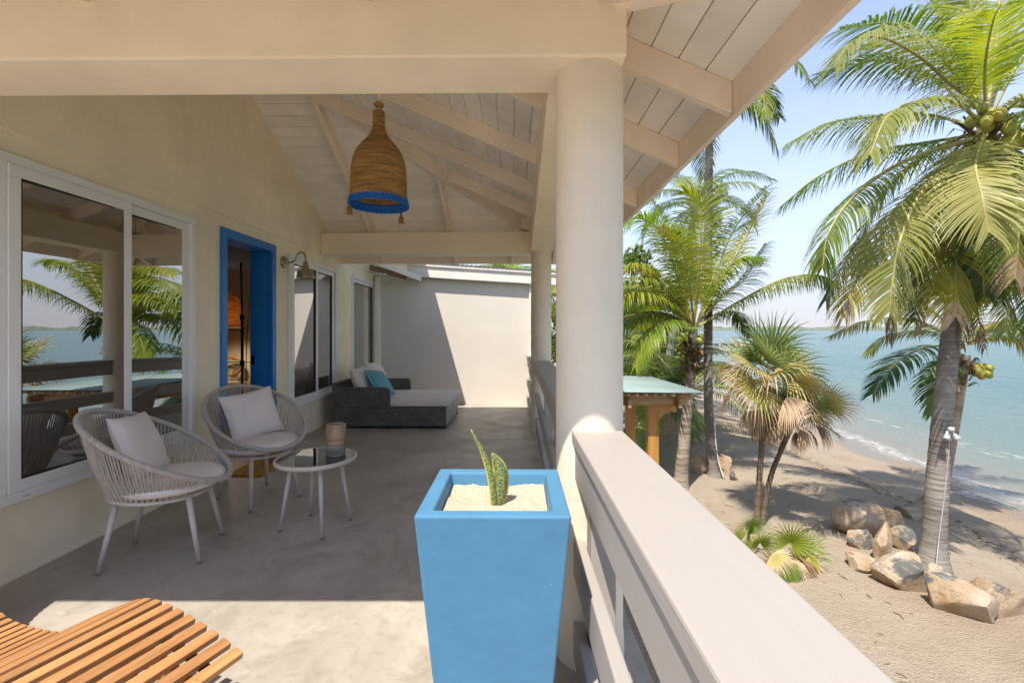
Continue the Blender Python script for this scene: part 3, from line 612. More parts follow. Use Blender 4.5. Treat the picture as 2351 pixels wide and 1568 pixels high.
m = MB(); m.box(XW-.012, XW-.004, 3.02, 3.035, 1.13, 1.27); m.box(XW-.004, XW+.012, 3.020, 3.033, 1.17, 1.22); m.build('handle', M_nickel, w1)
m = MB()
for i in range(3): m.lathe([(.0035, 0), (.0035, .001), (0.0002, .001)], 8, (XW+.0345, 2.40+.014*i, .43), (1, 0, 0))
m.build('drain_hole', M_seal, w1)
window(5.28, 6.74, 0.385, 2.195, [(5.333, 6.05, .040), (5.995, 6.687, -.001)], 0)
window(7.38, 8.62, 0.385, 2.20, [(7.433, 8.567, .010)], 0)

# --- blue door case, standing open
dr = bpy.data.objects.new('door', None); COL.objects.link(dr); dr.parent = house
m = MB(); cw = .075; X1 = XW+.022
m.hexa([(XW-.01, 4.06, 0), (X1, 4.06, 0), (X1, 4.06+cw, 0), (XW-.01, 4.06+cw, 0), (XW-.01, 4.06, 2.22), (X1, 4.06, 2.22), (X1, 4.06+cw, 2.22-cw), (XW-.01, 4.06+cw, 2.22-cw)]); m.build('casing', M_blue, dr)
m = MB(); m.hexa([(XW-.01, 4.99-cw, 0), (X1, 4.99-cw, 0), (X1, 4.99, 0), (XW-.01, 4.99, 0), (XW-.01, 4.99-cw, 2.22-cw), (X1, 4.99-cw, 2.22-cw), (X1, 4.99, 2.22), (XW-.01, 4.99, 2.22)]); m.build('casing', M_blue, dr)
m = MB(); m.hexa([(XW-.01, 4.06+cw, 2.2185-cw), (X1-.001, 4.06+cw, 2.2185-cw), (X1-.001, 4.99-cw, 2.2185-cw), (XW-.01, 4.99-cw, 2.2185-cw), (XW-.01, 4.0605, 2.2195), (X1-.001, 4.0605, 2.2195), (X1-.001, 4.9895, 2.2195), (XW-.01, 4.9895, 2.2195)]); m.build('casing', M_blue, dr)
m = MB(); m.box(XW-.23, XW-.011, 4.07, 4.11, 0.007, 2.18); m.build('jamb', M_blue, dr)
m = MB(); m.box(XW-.23, XW-.011, 4.93, 4.98, 0.007, 2.18); jr = m.build('jamb', M_blue, dr)
m = MB(); m.box(XW-.17, XW-.05, 4.918, 4.9295, 0.007, 2.135); m.build('stop', M_blue, jr)
m = MB(); m.box(XW-.215, XW-.185, 4.924, 4.9298, 0.93, 1.03); m.build('strike_plate', M_black, jr)
m = MB(); m.box(XW-.23, XW-.011, 4.1105, 4.9295, 2.14, 2.1795); m.build('jamb', M_blue, dr)
m = MB(); m.box(XW-.275-.83, XW-.275, 4.075, 4.115, .01, 2.12); lf = m.build('leaf', M_blue, dr, bevel=.003)     # leaf swung right back into the room
m = MB(); m.tube([(XW-.275-.76, 4.115, 1.0), (XW-.275-.76, 4.165, 1.0), (XW-.275-.65, 4.168, 1.0)], .009, 8); m.build('handle', M_nickel, lf)

# ================================================================== NEIGHBOURING ANNEX (end wall)
annex = thing('annex_building', (0, 0, 0), 0, 'pale annex wall closing the far end of the terrace under a sloping fascia', 'building')
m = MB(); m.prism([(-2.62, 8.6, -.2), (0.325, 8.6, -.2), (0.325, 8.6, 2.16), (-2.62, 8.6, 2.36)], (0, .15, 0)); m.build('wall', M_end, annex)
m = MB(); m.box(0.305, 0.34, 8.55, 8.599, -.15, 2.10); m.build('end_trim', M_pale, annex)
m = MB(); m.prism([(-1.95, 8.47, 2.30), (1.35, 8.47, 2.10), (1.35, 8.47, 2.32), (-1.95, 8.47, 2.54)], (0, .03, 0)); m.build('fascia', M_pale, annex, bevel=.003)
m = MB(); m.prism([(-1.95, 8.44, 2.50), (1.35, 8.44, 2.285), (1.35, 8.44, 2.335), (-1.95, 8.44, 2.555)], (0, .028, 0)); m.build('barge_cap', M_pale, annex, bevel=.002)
m = MB()
for i in range(40):
    x0 = -1.95+i*.0825; zt = 2.562-(i*.0825)*.0667
    m.add([(x0, 8.42, zt), (x0+.041, 8.42, zt+.014), (x0+.0825, 8.42, zt-.005), (x0, 11.5, zt+.05), (x0+.041, 11.5, zt+.064), (x0+.0825, 11.5, zt+.045)], [(0, 1, 4, 3), (1, 2, 5, 4)])
m.build('corrugated_roof', M_iron, annex)
m = MB(); m.prism([(-2.55, 8.30, 2.30), (-1.70, 8.44, 2.235), (-1.70, 8.44, 2.255), (-2.55, 8.30, 2.32)], (0, .16, 0)); m.build('corrugated_soffit', M_galv, annex)
m = MB(); m.bar((-2.30, 7.86, 2.455), (-1.69, 8.43, 2.245), .024, .095); m.build('valley_board', M_pale, annex, bevel=.003)
m = MB(); m.bar((-2.50, 8.0, 2.40), (-1.95, 8.40, 2.27), .04, .09); m.build('rafter_end', M_brown, annex)
m = MB(); m.box(-2.55, -2.40, 8.18, 8.30, 2.335, 2.365); m.build('gutter_lip', M_galv, annex)
m = MB()
for i in range(30):
    x0 = -1.70+i*.066; z = 2.275-(i*.066)*.0606
    m.add([(x0, 8.472, z), (x0+.033, 8.472, z+.006), (x0+.066, 8.472, z-.004), (x0, 8.6, z-.005), (x0+.033, 8.6, z+.001), (x0+.066, 8.6, z-.009)], [(0, 1, 4, 3), (1, 2, 5, 4)])
m.build('soffit_sheet', M_galv, annex)
m = MB(); m.box(-2.56, -2.48, 8.50, 8.599, -.15, 2.33); m.build('corner_pilaster', M_wall, annex)

# ================================================================== RAILING
def railing(y0, y1, xf, label, zc=0.915):
    """white timber railing: flat cap, board under it, two more boards, posts outside"""
    r = thing('railing', (0, 0, 0), 0, label, 'railing', 'white timber railings along the terrace edge')
    def strip(x0, x1, z0, z1, name):
        m = MB(); a, b = xf(y0), xf(y1); za, zb = floor_z(y0), floor_z(y1)
        m.hexa([(x0+a, y0, z0+za), (x1+a, y0, z0+za), (x1+b, y1, z0+zb), (x0+b, y1, z0+zb), (x0+a, y0, z1+za), (x1+a, y0, z1+za), (x1+b, y1, z1+zb), (x0+b, y1, z1+zb)])
        return m.build(name, M_rail, r, bevel=0.006)
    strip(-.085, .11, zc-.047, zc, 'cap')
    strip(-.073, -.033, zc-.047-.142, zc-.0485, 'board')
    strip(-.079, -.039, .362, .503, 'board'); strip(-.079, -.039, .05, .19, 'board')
    return r
xf1 = lambda y: 0.312
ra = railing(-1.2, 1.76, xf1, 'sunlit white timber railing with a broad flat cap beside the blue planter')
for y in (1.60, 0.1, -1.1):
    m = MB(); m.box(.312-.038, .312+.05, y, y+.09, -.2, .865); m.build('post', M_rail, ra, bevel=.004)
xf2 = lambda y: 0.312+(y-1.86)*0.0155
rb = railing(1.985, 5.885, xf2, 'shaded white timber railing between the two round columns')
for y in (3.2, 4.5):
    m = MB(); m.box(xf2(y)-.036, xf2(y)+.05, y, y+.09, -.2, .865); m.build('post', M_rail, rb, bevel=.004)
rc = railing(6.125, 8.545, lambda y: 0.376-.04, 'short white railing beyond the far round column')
m = MB(); m.box(.30, .39, 8.3, 8.39, -.3, .8); m.build('post', M_rail, rc)

# ================================================================== FURNITURE ON THE TERRACE
def pillow_mb(w, h, t, seed=0, n=16, sag=0.06):
    m = MB(); r = random.Random(seed); ph = r.uniform(0, 6)
    for side in (1, -1):
        b = len(m.v)
        for j in range(n+1):
            for i in range(n+1):
                u = -1+2*i/n; v = -1+2*j/n
                pu = u*(1-sag*(1-v*v)*0.0-0.055*(1-v*v)*abs(u)**3*1.2+0.0); pv = v*(1-0.07*(1-u*u)*abs(v)**3*1.2)
                e = max(0, (1-u*u))*max(0, (1-v*v)); d = t/2*e**0.42
                d *= 1+0.10*mnoise.noise(Vector((u*1.6+ph, v*1.6, side)))
                m.v.append(Vector((pu*w/2, side*d, pv*h/2)))
        for j in range(n):
            for i in range(n):
                q = (b+j*(n+1)+i, b+j*(n+1)+i+1, b+(j+1)*(n+1)+i+1, b+(j+1)*(n+1)+i)
                m.f.append(q if side < 0 else tuple(reversed(q)))
    return m
def pillow(name, mat, loc, rot, w, h, t, label, cat, group=None, seed=0):
    m = pillow_mb(w, h, t, seed)
    o = m.build(name, mat, None, smooth=True, uvf=lambda co, pl: (co.x, co.z)); o.location = loc; o.rotation_euler = rot
    return tag(o, label, cat, group)

# --- rope tub chairs (local: x = forward)
def tub_chair(loc, rz, label):
    c = thing('rope_armchair', loc, rz, label, 'chair', 'rope tub chairs by the house wall')
    def rim(t):
        k = 0.5-0.5*math.cos(t)                      # 0 front, 1 back
        return Vector((-.015+.335*math.cos(t)-.03*k, .345*math.sin(t), .425+.415*k**0.95))
    def base(t): return Vector((-.02+.235*math.cos(t), .235*math.sin(t), .372-.012*math.cos(t)))
    N = 72
    MB().tube([rim(2*math.pi*i/N) for i in range(N)], .0155, 10, closed=True).build('rim', M_chair, c, smooth=True)
    MB().tube([base(2*math.pi*i/40) for i in range(40)], .012, 8, closed=True).build('seat_ring', M_leg, c, smooth=True)
    wr = MB()                                        # raised windings on the rim
    for i in range(150):
        t = 2*math.pi*i/150; p = rim(t); q = rim(t+.01); d = (q-p).normalized(); a = d.orthogonal().normalized(); b = d.cross(a)
        wr.tube([p+(a*math.cos(2*math.pi*k/10)+b*math.sin(2*math.pi*k/10))*.0158 for k in range(10)], .0021, 4, closed=True)
    tag(wr.build('rim_winding', M_chair, c, smooth=True), kind='stuff')
    n = 92
    for i in range(n):
        t = R(40)+(R(280))*i/(n-1); tb = t+(0.012 if i % 2 else -0.012)
        p = rim(t); q = base(tb); MB().tube([p, p*.5+q*.5+Vector(((p+q).x*.5+.02, (p+q).y*.5, 0))*.045, q], .0043, 5, cap=False).build('rope', M_chair, c, smooth=True)
    m = MB(); m.lathe([(.0005, .392), (.225, .392), (.225, .380), (.0005, .380)], 32, (-.02, 0, 0)); m.build('seat_pan', M_leg, c)
    for sx, sy in ((1, 1), (1, -1), (-1, 1), (-1, -1)):
        a = Vector((.165 if sx > 0 else -.17, .145*sy, .375)); b = Vector((.235*sx, .187*sy, .010))
        l = MB().tube([a, b], [.0165, .0115], 12).build('leg', M_leg, c, smooth=True)
        MB().tube([b+Vector((0, 0, .004)), b-Vector((0, 0, .010))], .0122, 10).build('foot', M_rub, l)
    return c
def round_cushion(name, loc, rz, rx, ry, t, mat, label, cat, group=None):
    m = MB(); n = 40; prof = [(0.001, 0.0), (.8, 0), (.95, .08), (1.0, .34), (.995, .6), (.95, .83), (.85, .95), (.6, 1.02), (.3, 1.05), (0.001, 1.06)]
    for (r, z) in prof:
        for k in range(n):
            a = 2*math.pi*k/n; m.v.append(Vector((r*rx*math.cos(a), r*ry*math.sin(a), z*t)))
    for i in range(len(prof)-1):
        for k in range(n): m.f.append((i*n+k, i*n+(k+1) % n, (i+1)*n+(k+1) % n, (i+1)*n+k))
    pp = [Vector((1.003*rx*math.cos(2*math.pi*k/n), 1.003*ry*math.sin(2*math.pi*k/n), t*.40)) for k in range(n)]
    o = m.build(name, mat, None, smooth=True); o.location = loc; o.rotation_euler = (0, 0, rz)
    MB().tube(pp, .0035, 6, closed=True).build('piping', mat, o, smooth=True)
    return tag(o, label, cat, group)
a1 = math.atan2(.13, .47); p1 = Vector((-2.025, 2.67, 0))
a2 = math.atan2(-.253, .39); p2 = Vector((-1.966, 3.55, 0))
for p, a, lb, nm in ((p1, a1, 'grey rope tub chair nearest the camera, beside the large window', 'nearest'), (p2, a2, 'grey rope tub chair standing in front of the blue doorway', 'doorway')):
    tub_chair(p, a, lb); M = Matrix.Rotation(a, 4, 'Z')
    round_cushion('seat_cushion', p+(M @ Vector((.03, 0, .398))), a, .268, .278, .072, M_cush, 'round grey seat cushion on the rope chair '+('beside the large window' if nm == 'nearest' else 'before the blue doorway'), 'cushion', 'round cushions of the rope chairs')
    pillow('throw_pillow', M_cush, p+(M @ Vector((-.135, .02, .635))), (R(-22), R(4 if nm == 'nearest' else -7), a+R(90)), .41, .385, .13,
           'square grey pillow leaning in the rope chair '+('beside the large window' if nm == 'nearest' else 'before the blue doorway'), 'pillow', 'square pillows of the rope chairs', seed=3)

# --- round side table
tb = thing('side_table', (-1.30, 3.03, 0), 0, 'round taupe side table with a smoked glass top between the rope chairs', 'table')
MB().lathe([(.001, .432), (.215, .432), (.247, .436), (.256, .446), (.257, .458), (.252, .4655), (.240, .466), (.2385, .4585), (.001, .4585)], 56).build('rim', M_leg, tb, smooth=True)
MB().lathe([(.001, .459), (.2375, .459), (.2380, .4615), (.2365, .4645), (.001, .4645)], 56).build('glass_top', M_tglass, tb)
for (lx, ly) in ((-.203, -.079), (.117, -.19), (-.114, .174), (.189, .104)):
    l = MB().tube([(lx*.68, ly*.68, .437), (lx, ly, .010)], [.0150, .0105], 12).build('leg', M_leg, tb, smooth=True)
    MB().tube([(lx, ly, .014), (lx, ly, 0)], .0115, 10).build('foot', M_rub, l)
# wooden vase on the table
vz = thing('wooden_candle_holder', (-1.180, 3.055, .4655), 0, 'turned wooden candle holder standing on the glass table', 'vase')
MB().lathe([(.001, .12), (.046, .12), (.055, .105), (.061, .112), (.0625, .130), (.0625, .207), (.060, .211), (.053, .211), (.052, .150), (.001, .148)], 36).build('cup', M_vase, vz, smooth=True)
MB().lathe([(.050, .073), (.056, .080), (.058, .092), (.056, .103), (.050, .110)], 36).build('neck_ring', M_vase, vz, smooth=True)
MB().lathe([(.001, 0), (.056, 0), (.0605, .006), (.0615, .055), (.058, .067), (.050, .074), (.050, .112), (.001, .113)], 36).build('base', M_vaseg, vz, smooth=True)

# --- door mat with its lettering
mt = thing('door_mat', (-2.385, 4.48, 0), 0, 'ochre coir door mat with black lettering at the blue doorway', 'door mat')
m = MB(); m.box(-.15, .15, -.42, .42, .001, .022); m.build('coir', M_mat, mt, bevel=.004)
fc = bpy.data.curves.new('lettering', 'FONT'); fc.body = 'YOU LOOK GOOD'; fc.size = .115; fc.align_x = 'CENTER'; fc.align_y = 'CENTER'; fc.extrude = .0004; fc.space_character = .92
ft = bpy.data.objects.new('lettering_curve', fc); COL.objects.link(ft)
bpy.context.view_layer.update(); dg = bpy.context.evaluated_depsgraph_get()
me = bpy.data.meshes.new_from_object(ft.evaluated_get(dg)); me.materials.clear(); me.materials.append(M_black)
bpy.data.objects.remove(ft)
lt = bpy.data.objects.new('lettering', me); COL.objects.link(lt); lt.parent = mt; lt.location = (0.005, 0, .0232); lt.rotation_euler = (0, 0, R(-90)); lt.scale = (.86, 1.35, 1)

# --- wicker daybed
db = thing('wicker_daybed', (-1.63, 6.70, -.03), R(-1.0), 'charcoal wicker daybed with low arms against the house wall', 'daybed')
Lx, Ly = .75, .60
def rounded_arm(y0, y1, x0, x1, z0, z1, r):
    poly = [Vector((x0, y0, z0)), Vector((x1, y0, z0))]
    for k in range(9):
        a = R(90*k/8); poly.append(Vector((x1-r+r*math.cos(a), y0, z1-r+r*math.sin(a))))
    poly.append(Vector((x0, y0, z1))); return MB().prism(poly, (0, y1-y0, 0))
m = MB(); m.box(-Lx, Lx, -Ly, -Ly+.05, .05, .30); m.build('side_panel', M_wick, db, bevel=.006, uvf=boxuv)
m = MB(); m.box(-Lx, Lx, Ly-.05, Ly, .05, .30); m.build('side_panel', M_wick, db, bevel=.006, uvf=boxuv)
m = MB(); m.box(Lx-.05, Lx+.004, -Ly+.051, Ly-.051, .05, .30); m.build('end_panel', M_wickl, db, bevel=.006, uvf=lambda co, pl: ((co.y+co.z)*.707, (co.z-co.y)*.707))
m = MB(); m.box(-Lx+.05, Lx-.051, -Ly+.051, Ly-.051, .24, .285); m.build('seat_deck', M_wick, db, uvf=boxuv)
for y0 in (-Ly-.004, Ly-.056): rounded_arm(y0, y0+.06, -Lx+.02, 0.0, .301, .565, .06).build('arm', M_wick, db, bevel=.008, uvf=boxuv)
m = MB(); m.prism([(-Lx-.03, -Ly-.006, .60), (-Lx+.02, -Ly-.006, .05), (-Lx+.06, -Ly-.006, .05), (-Lx+.03, -Ly-.006, .62), (-Lx-.03, -Ly-.006, .625)], (0, 2*Ly+.012, 0)); m.build('back_panel', M_wick, db, bevel=.008, uvf=boxuv)
for (lx, ly) in ((-.72, -.57), (.725, -.57), (.725, .57), (-.72, .57), (0, -.57)):
    m = MB(); m.box(lx-.022, lx+.022, ly-.022, ly+.022, 0.001, .0495); m.build('leg', M_black, db)
def slab_cushion(loc, sx, sy, sz, label, grp, rz=0):
    m = MB(); m.box(-sx/2, sx/2, -sy/2, sy/2, 0, sz); o = m.build('mattress', M_cush, None); o.location = loc; o.rotation_euler = (0, 0, rz)
    md = o.modifiers.new('bevel', 'BEVEL'); md.width = .022; md.segments = 4
    return tag(o, label, 'cushion', grp)
slab_cushion((-1.53, 6.42, .272), 1.36, .575, .085, 'grey mattress on the near half of the wicker daybed', 'daybed mattresses', R(-1))
slab_cushion((-1.52, 7.0, .272), 1.36, .575, .085, 'grey mattress on the far half of the wicker daybed', 'daybed mattresses', R(-1))
pillow('back_pillow', M_cush, (-2.11, 6.46, .575), (R(-24), 0, R(90)), .55, .44, .22, 'plump grey back pillow at the near side of the daybed', 'pillow', 'grey back pillows of the daybed', 5)
pillow('back_pillow', M_cush, (-2.09, 7.02, .60), (R(-24), R(3), R(88)), .55, .46, .22, 'plump grey back pillow at the far side of the daybed', 'pillow', 'grey back pillows of the daybed', 8)
pillow('plaid_pillow', M_plaid, (-1.86, 6.42, .565), (R(-38), R(8), R(72)), .43, .43, .15, 'teal plaid pillow leaning on the daybed back pillows', 'pillow', seed=11)

# --- blue planter with sand and a snake plant
pl = thing('planter', (-.052, 1.44, 0), R(-.6), 'tall tapered sky blue square planter filled with sand', 'planter')
def ring(h, z): return [Vector((-h, -h, z)), Vector((h, -h, z)), Vector((h, h, z)), Vector((-h, h, z))]
loops = [ring(.140, .001), ring(.2125, .80), ring(.166, .80), ring(.153, .70)]
m = MB()
for l in loops: m.v += l
for i in range(3):
    for k in range(4): m.f.append((i*4+k, i*4+(k+1) % 4, i*4+4+(k+1) % 4, i*4+4+k))
m.f.append((3, 2, 1, 0)); m.f.append((12, 13, 14, 15))
m.build('pot', M_planter, pl, bevel=.006)
m = MB(); n = 44
for j in range(n+1):
    for i in range(n+1):
        x = -.164+.328*i/n; y = -.164+.328*j/n
        z = .757+.009*mnoise.noise(Vector((x*9, y*9, 1)))+.004*mnoise.noise(Vector((x*45, y*45, 2)))+.0035*mnoise.noise(Vector((x*120, y*120, 5)))
        m.v.append(Vector((x*(.1585/.164), y*(.1585/.164), z)))
for j in range(n):
    for i in range(n): m.f.append((j*(n+1)+i, j*(n+1)+i+1, (j+1)*(n+1)+i+1, (j+1)*(n+1)+i))
m.build('sand_fill', M_psand, pl, smooth=True)
def snakemat():
    m = bpy.data.materials.new('snake_plant_leaf'); t, N, K = nodes(m)
    out = N('ShaderNodeOutputMaterial'); p = N('ShaderNodeBsdfPrincipled'); K(p.outputs[0], out.inputs[0]); p.inputs['Roughness'].default_value = 0.4
    tc = N('ShaderNodeTexCoord'); sx = N('ShaderNodeSeparateXYZ'); K(tc.outputs['UV'], sx.inputs[0])
    mp = N('ShaderNodeMapping'); K(tc.outputs['UV'], mp.inputs['Vector']); mp.inputs['Scale'].default_value = (2.0, 26, 1)
    nz = N('ShaderNodeTexNoise'); nz.inputs['Scale'].default_value = 1.6; nz.inputs['Detail'].default_value = 5; K(mp.outputs[0], nz.inputs['Vector'])
    r = N('ShaderNodeMapRange'); K(nz.outputs['Fac'], r.inputs[0]); r.inputs[1].default_value = .44; r.inputs[2].default_value = .56
    mx = N('ShaderNodeMix'); mx.data_type = 'RGBA'; mx.inputs[6].default_value = (.05, .075, .02, 1); mx.inputs[7].default_value = (.24, .27, .09, 1); K(r.outputs[0], mx.inputs[0])
    ab = N('ShaderNodeMath'); ab.operation = 'ABSOLUTE'; K(sx.outputs['X'], ab.inputs[0])
    r2 = N('ShaderNodeMapRange'); K(ab.outputs[0], r2.inputs[0]); r2.inputs[1].default_value = .70; r2.inputs[2].default_value = .78
    m2 = N('ShaderNodeMix'); m2.data_type = 'RGBA'; K(r2.outputs[0], m2.inputs[0]); K(mx.outputs[2], m2.inputs[6]); m2.inputs[7].default_value = (.52, .45, .10, 1); K(m2.outputs[2], p.inputs['Base Color'])
    return m
M_snake = snakemat()
sp = thing('snake_plant', (-.052, 1.425, .75), 0, 'small snake plant with yellow edged leaves growing from the planter sand', 'plant')
def sleaf(spine, widths, cup, face):
    P_ = catmull(spine, 6); n = len(P_); m = MB(); K_ = 8; uvs = []
    for i, p in enumerate(P_):
        t = (P_[min(i+1, n-1)]-P_[max(i-1, 0)]).normalized(); f = Vector(face); s = t.cross(f).normalized(); f = s.cross(t)
        q = i/(n-1)*(len(widths)-1); a = int(min(q, len(widths)-2)); w = widths[a]*(1-(q-a))+widths[a+1]*(q-a)
        for k in range(K_+1):
            u = -1+2*k/K_; m.v.append(p+s*u*w*math.cos(abs(u)*cup*.5)+f*(-w*.9*math.sin(u*u*cup))); uvs.append((u, i/(n-1)))
    for i in range(n-1):
        for k in range(K_): m.f.append((i*(K_+1)+k, i*(K_+1)+k+1, (i+1)*(K_+1)+k+1, (i+1)*(K_+1)+k))
    o = m.build('leaf', M_snake, sp, smooth=True); ul = o.data.uv_layers.new(name='UVMap')
    for l in o.data.loops: ul.data[l.index].uv = uvs[l.vertex_index]
    md = o.modifiers.new('solid', 'SOLIDIFY'); md.thickness = .0035; md.offset = 0
sleaf([(.010, .0, 0), (.018, .0, .06), (.014, .005, .115), (-.012, .01, .165)], [.022, .028, .030, .028, .019, .002], .9, (.25, -1, 0))
sleaf([(.000, -.006, 0), (-.008, -.004, .08), (-.034, .002, .16), (-.078, .004, .24)], [.014, .015, .014, .011, .006, .0008], 1.1, (.75, -1, 0))

# --- teak wave lounger in the foreground
ld = Vector((-.93, .366, 0)).normalized(); sd = Vector((-.366, -.93, 0)).normalized()       # along the lounger, along the slats
lo = thing('slatted_lounger', (-.832, 1.38, 0), math.atan2(ld.y, ld.x), 'wavy slatted teak lounger in the sunny foreground corner', 'lounger')
# local x = along the profile, local y = across; slats run from y=0 (far ends) to y=+0.62 (towards the camera)
prof = catmull([(-.02, 0, .330), (.13, 0, .370), (.30, 0, .398), (.43, 0, .392), (.57, 0, .335), (.72, 0, .265), (.88, 0, .175), (1.05, 0, .14), (1.30, 0, .125), (1.44, 0, .18), (1.54, 0, .31), (1.62, 0, .48), (1.68, 0, .66), (1.71, 0, .80)], 30)
arc = [0]
for a, b in zip(prof, prof[1:]): arc.append(arc[-1]+(b-a).length)
def at_arc(s):
    for i in range(len(arc)-1):
        if arc[i+1] >= s:
            f = (s-arc[i])/(arc[i+1]-arc[i]); return prof[i].lerp(prof[i+1], f), (prof[i+1]-prof[i]).normalized()
    return prof[-1], (prof[-1]-prof[-2]).normalized()
pitch, sw, sth = .0545, .0355, .020
ns = int(arc[-1]/pitch)
for i in range(ns):
    c, t = at_arc(.01+i*pitch); nrm = Vector((-t.z, 0, t.x)); a = t*sw/2; b = nrm*sth/2
    y0 = .012*math.sin(i*.9)*0; y1 = .66
    m = MB(); m.hexa([c-a-b+Vector((0, y0, 0)), c+a-b+Vector((0, y0, 0)), c+a-b+Vector((0, y1, 0)), c-a-b+Vector((0, y1, 0)), c-a+b+Vector((0, y0, 0)), c+a+b+Vector((0, y0, 0)), c+a+b+Vector((0, y1, 0)), c-a+b+Vector((0, y1, 0))])
    s = m.build('slat', M_teak, lo, bevel=.003)
    if i % 3 == 0:
        k = MB()
        for yy_ in (.13, .53): k.lathe([(.0001, .0006), (.0045, .0006), (.0045, -.001)], 8, c+nrm*(sth/2)+Vector((0, yy_, 0)), nrm)
        k.build('plug', M_teakd, s)
def under(y, w, h, off, name, mat):
    m = MB(); n = 90; b = 0
    for i in range(n):
        c, t = at_arc(arc[-1]*i/(n-1)); nrm = Vector((-t.z, 0, t.x)); o_ = c-nrm*(sth/2+off)+Vector((0, y, 0))
        m.v += [o_-nrm*h, o_-nrm*h+Vector((0, w, 0)), o_+Vector((0, w, 0)), o_]
    for i in range(n-1):
        for k in range(4): m.f.append((i*4+k, i*4+(k+1) % 4, i*4+4+(k+1) % 4, i*4+4+k))
    m.f += [(3, 2, 1, 0), tuple((n-1)*4+k for k in range(4))]
    m.build(name, mat, lo)
for y in (.115, .53): under(y, .022, .055, .001, 'side_rail', M_teakd)
for y in (.19, .27, .35, .43): under(y, .014, .018, .001, 'under_lath', M_teakd)
for y in (.065, .585): under(y, .032, .002, .0005, 'webbing_strap', M_black)
for (x, z) in ((.33, .33), (1.50, .20)):
    for y in (.115, .53):
        m = MB(); m.bar((x-.10, y+.011, .001), (x, y+.011, z), .030, .045, (1, 0, 0)); m.build('leg', M_teakd, lo)

# ================================================================== LAMPS
# --- wall sconce
sc = thing('wall_sconce', (XW, 5.18, 2.07), 0, 'brushed nickel gooseneck wall lamp between the blue door and window', 'wall lamp')
MB().lathe([(.001, .0), (.066, .0), (.068, .006), (.066, .022), (.055, .028), (.014, .031), (.013, .06), (.001, .06)], 32, (.001, 0, 0), (1, 0, 0)).build('wall_plate', M_nickel, sc, smooth=True)
MB().tube(catmull([(.05, 0, 0), (.10, .0, .0), (.135, 0, .025), (.165, 0, .085), (.205, 0, .11), (.245, 0, .088), (.255, 0, .04), (.255, 0, 0)], 8), .0105, 12).build('arm', M_nickel, sc, smooth=True)
sh = MB().lathe([(.016, .01), (.024, .005), (.026, -.025), (.034, -.045), (.036, -.070), (.055, -.082), (.086, -.098), (.095, -.16), (.098, -.172), (.099, -.182), (.096, -.182), (.092, -.165), (.083, -.102), (.03, -.085)], 40, (.255, 0, 0)).build('shade', M_nickel, sc, smooth=True)
M_bulbw = pm('frosted_bulb', (.8, .78, .72), rough=.3, var=.02, bump=0)
MB().lathe([(.001, -.150), (.02, -.147), (.030, -.128), (.028, -.108), (.015, -.088), (.001, -.087)], 20, (.255, 0, 0)).build('bulb', M_bulbw, sh, smooth=True)

# --- hanging basket lamp under the terrace roof
PY = 3.3; px_ = (870-VX)/FPX*PY
bl = thing('basket_pendant_lamp', (px_, PY, 0), 0, 'bell shaped woven rattan pendant lamp with blue yarn rim and tassels', 'pendant lamp')
zb = lambda y: 1.3-(y-VY)/FPX*PY
k = PY/FPX
bp = [(12, 258), (12, 283), (15, 300), (25, 320), (41, 338), (54, 358), (61, 385), (63, 415), (64, 445), (67, 462)]
bp2 = [(Vector((a*k*.96, 0, zb(b)))) for a, b in bp]; bc = catmull(bp2, 5)
def revolve(name, pts, mat, par, n=48, th=0.006):
    m = MB()
    m.lathe([(p.x, p.z) for p in pts], n)
    L_ = [0]
    for a, b in zip(pts, pts[1:]): L_.append(L_[-1]+(b-a).length)
    me = m.mesh(name, mat, True); ul = me.uv_layers.new(name='UVMap')
    for pg in me.polygons:
        ks = [me.loops[li].vertex_index % n for li in pg.loop_indices]; wrap = max(ks)-min(ks) > 2
        for li in pg.loop_indices:
            vi = me.loops[li].vertex_index; kk = vi % n; r = pts[vi//n].x
            if wrap and kk == 0: kk = n
            ul.data[li].uv = (kk/n*2*math.pi*.18, L_[vi//n])
    o = bpy.data.objects.new(name, me); COL.objects.link(o); o.parent = par
    md = o.modifiers.new('solid', 'SOLIDIFY'); md.thickness = th; md.offset = -1
    return o
revolve('shade', bc, M_rattan, bl)
rz_ = zb(468); rr = 66.5*k*.96
def wavy(r, z, amp, n=90, lobes=22): return [Vector((r*math.cos(2*math.pi*i/n)*(1+.004*math.sin(lobes*2*math.pi*i/n)), r*math.sin(2*math.pi*i/n)*(1+.004*math.sin(lobes*2*math.pi*i/n)), z+amp*math.sin(lobes*2*math.pi*i/n))) for i in range(n)]
band = MB()
for j, (dr_, dz_) in enumerate(((.001, .034), (.004, .022), (.007, .010), (.010, -.003), (.011, -.014))): band.tube(wavy(rr-.004+dr_, rz_+dz_, .0007, 90, 40+j), .0078, 7, closed=True)
band.build('yarn_band', M_yarn, bl, smooth=True)
for an in (R(-150), R(55)):
    c = Vector((rr*1.02*math.cos(an), rr*1.02*math.sin(an), rz_-.015)); m = MB()
    m.lathe([(.004, 0), (.009, -.006), (.010, -.016), (.007, -.022)], 10, c); o = m.build('tassel_knot', M_yarn, bl, smooth=True)
    m = MB()
    for q in range(26):
        a = rng.uniform(0, 6.28); r0 = .006*math.sqrt(rng.random()); r1 = .024*math.sqrt(rng.random()); m.tube([c+Vector((r0*math.cos(a), r0*math.sin(a), -.02)), c+Vector((r1*.8*math.cos(a), r1*.8*math.sin(a), -.045)), c+Vector((r1*math.cos(a), r1*math.sin(a), -.082-rng.uniform(0, .012)))], .0022, 4, cap=False)
    m.build('tassel', M_tassel, bl, smooth=True)
zc_ = zu(px_, PY)
MB().tube([(0, 0, zb(262)), (0, 0, zc_-.15)], .003, 6).build('cord', M_conduit, bl)
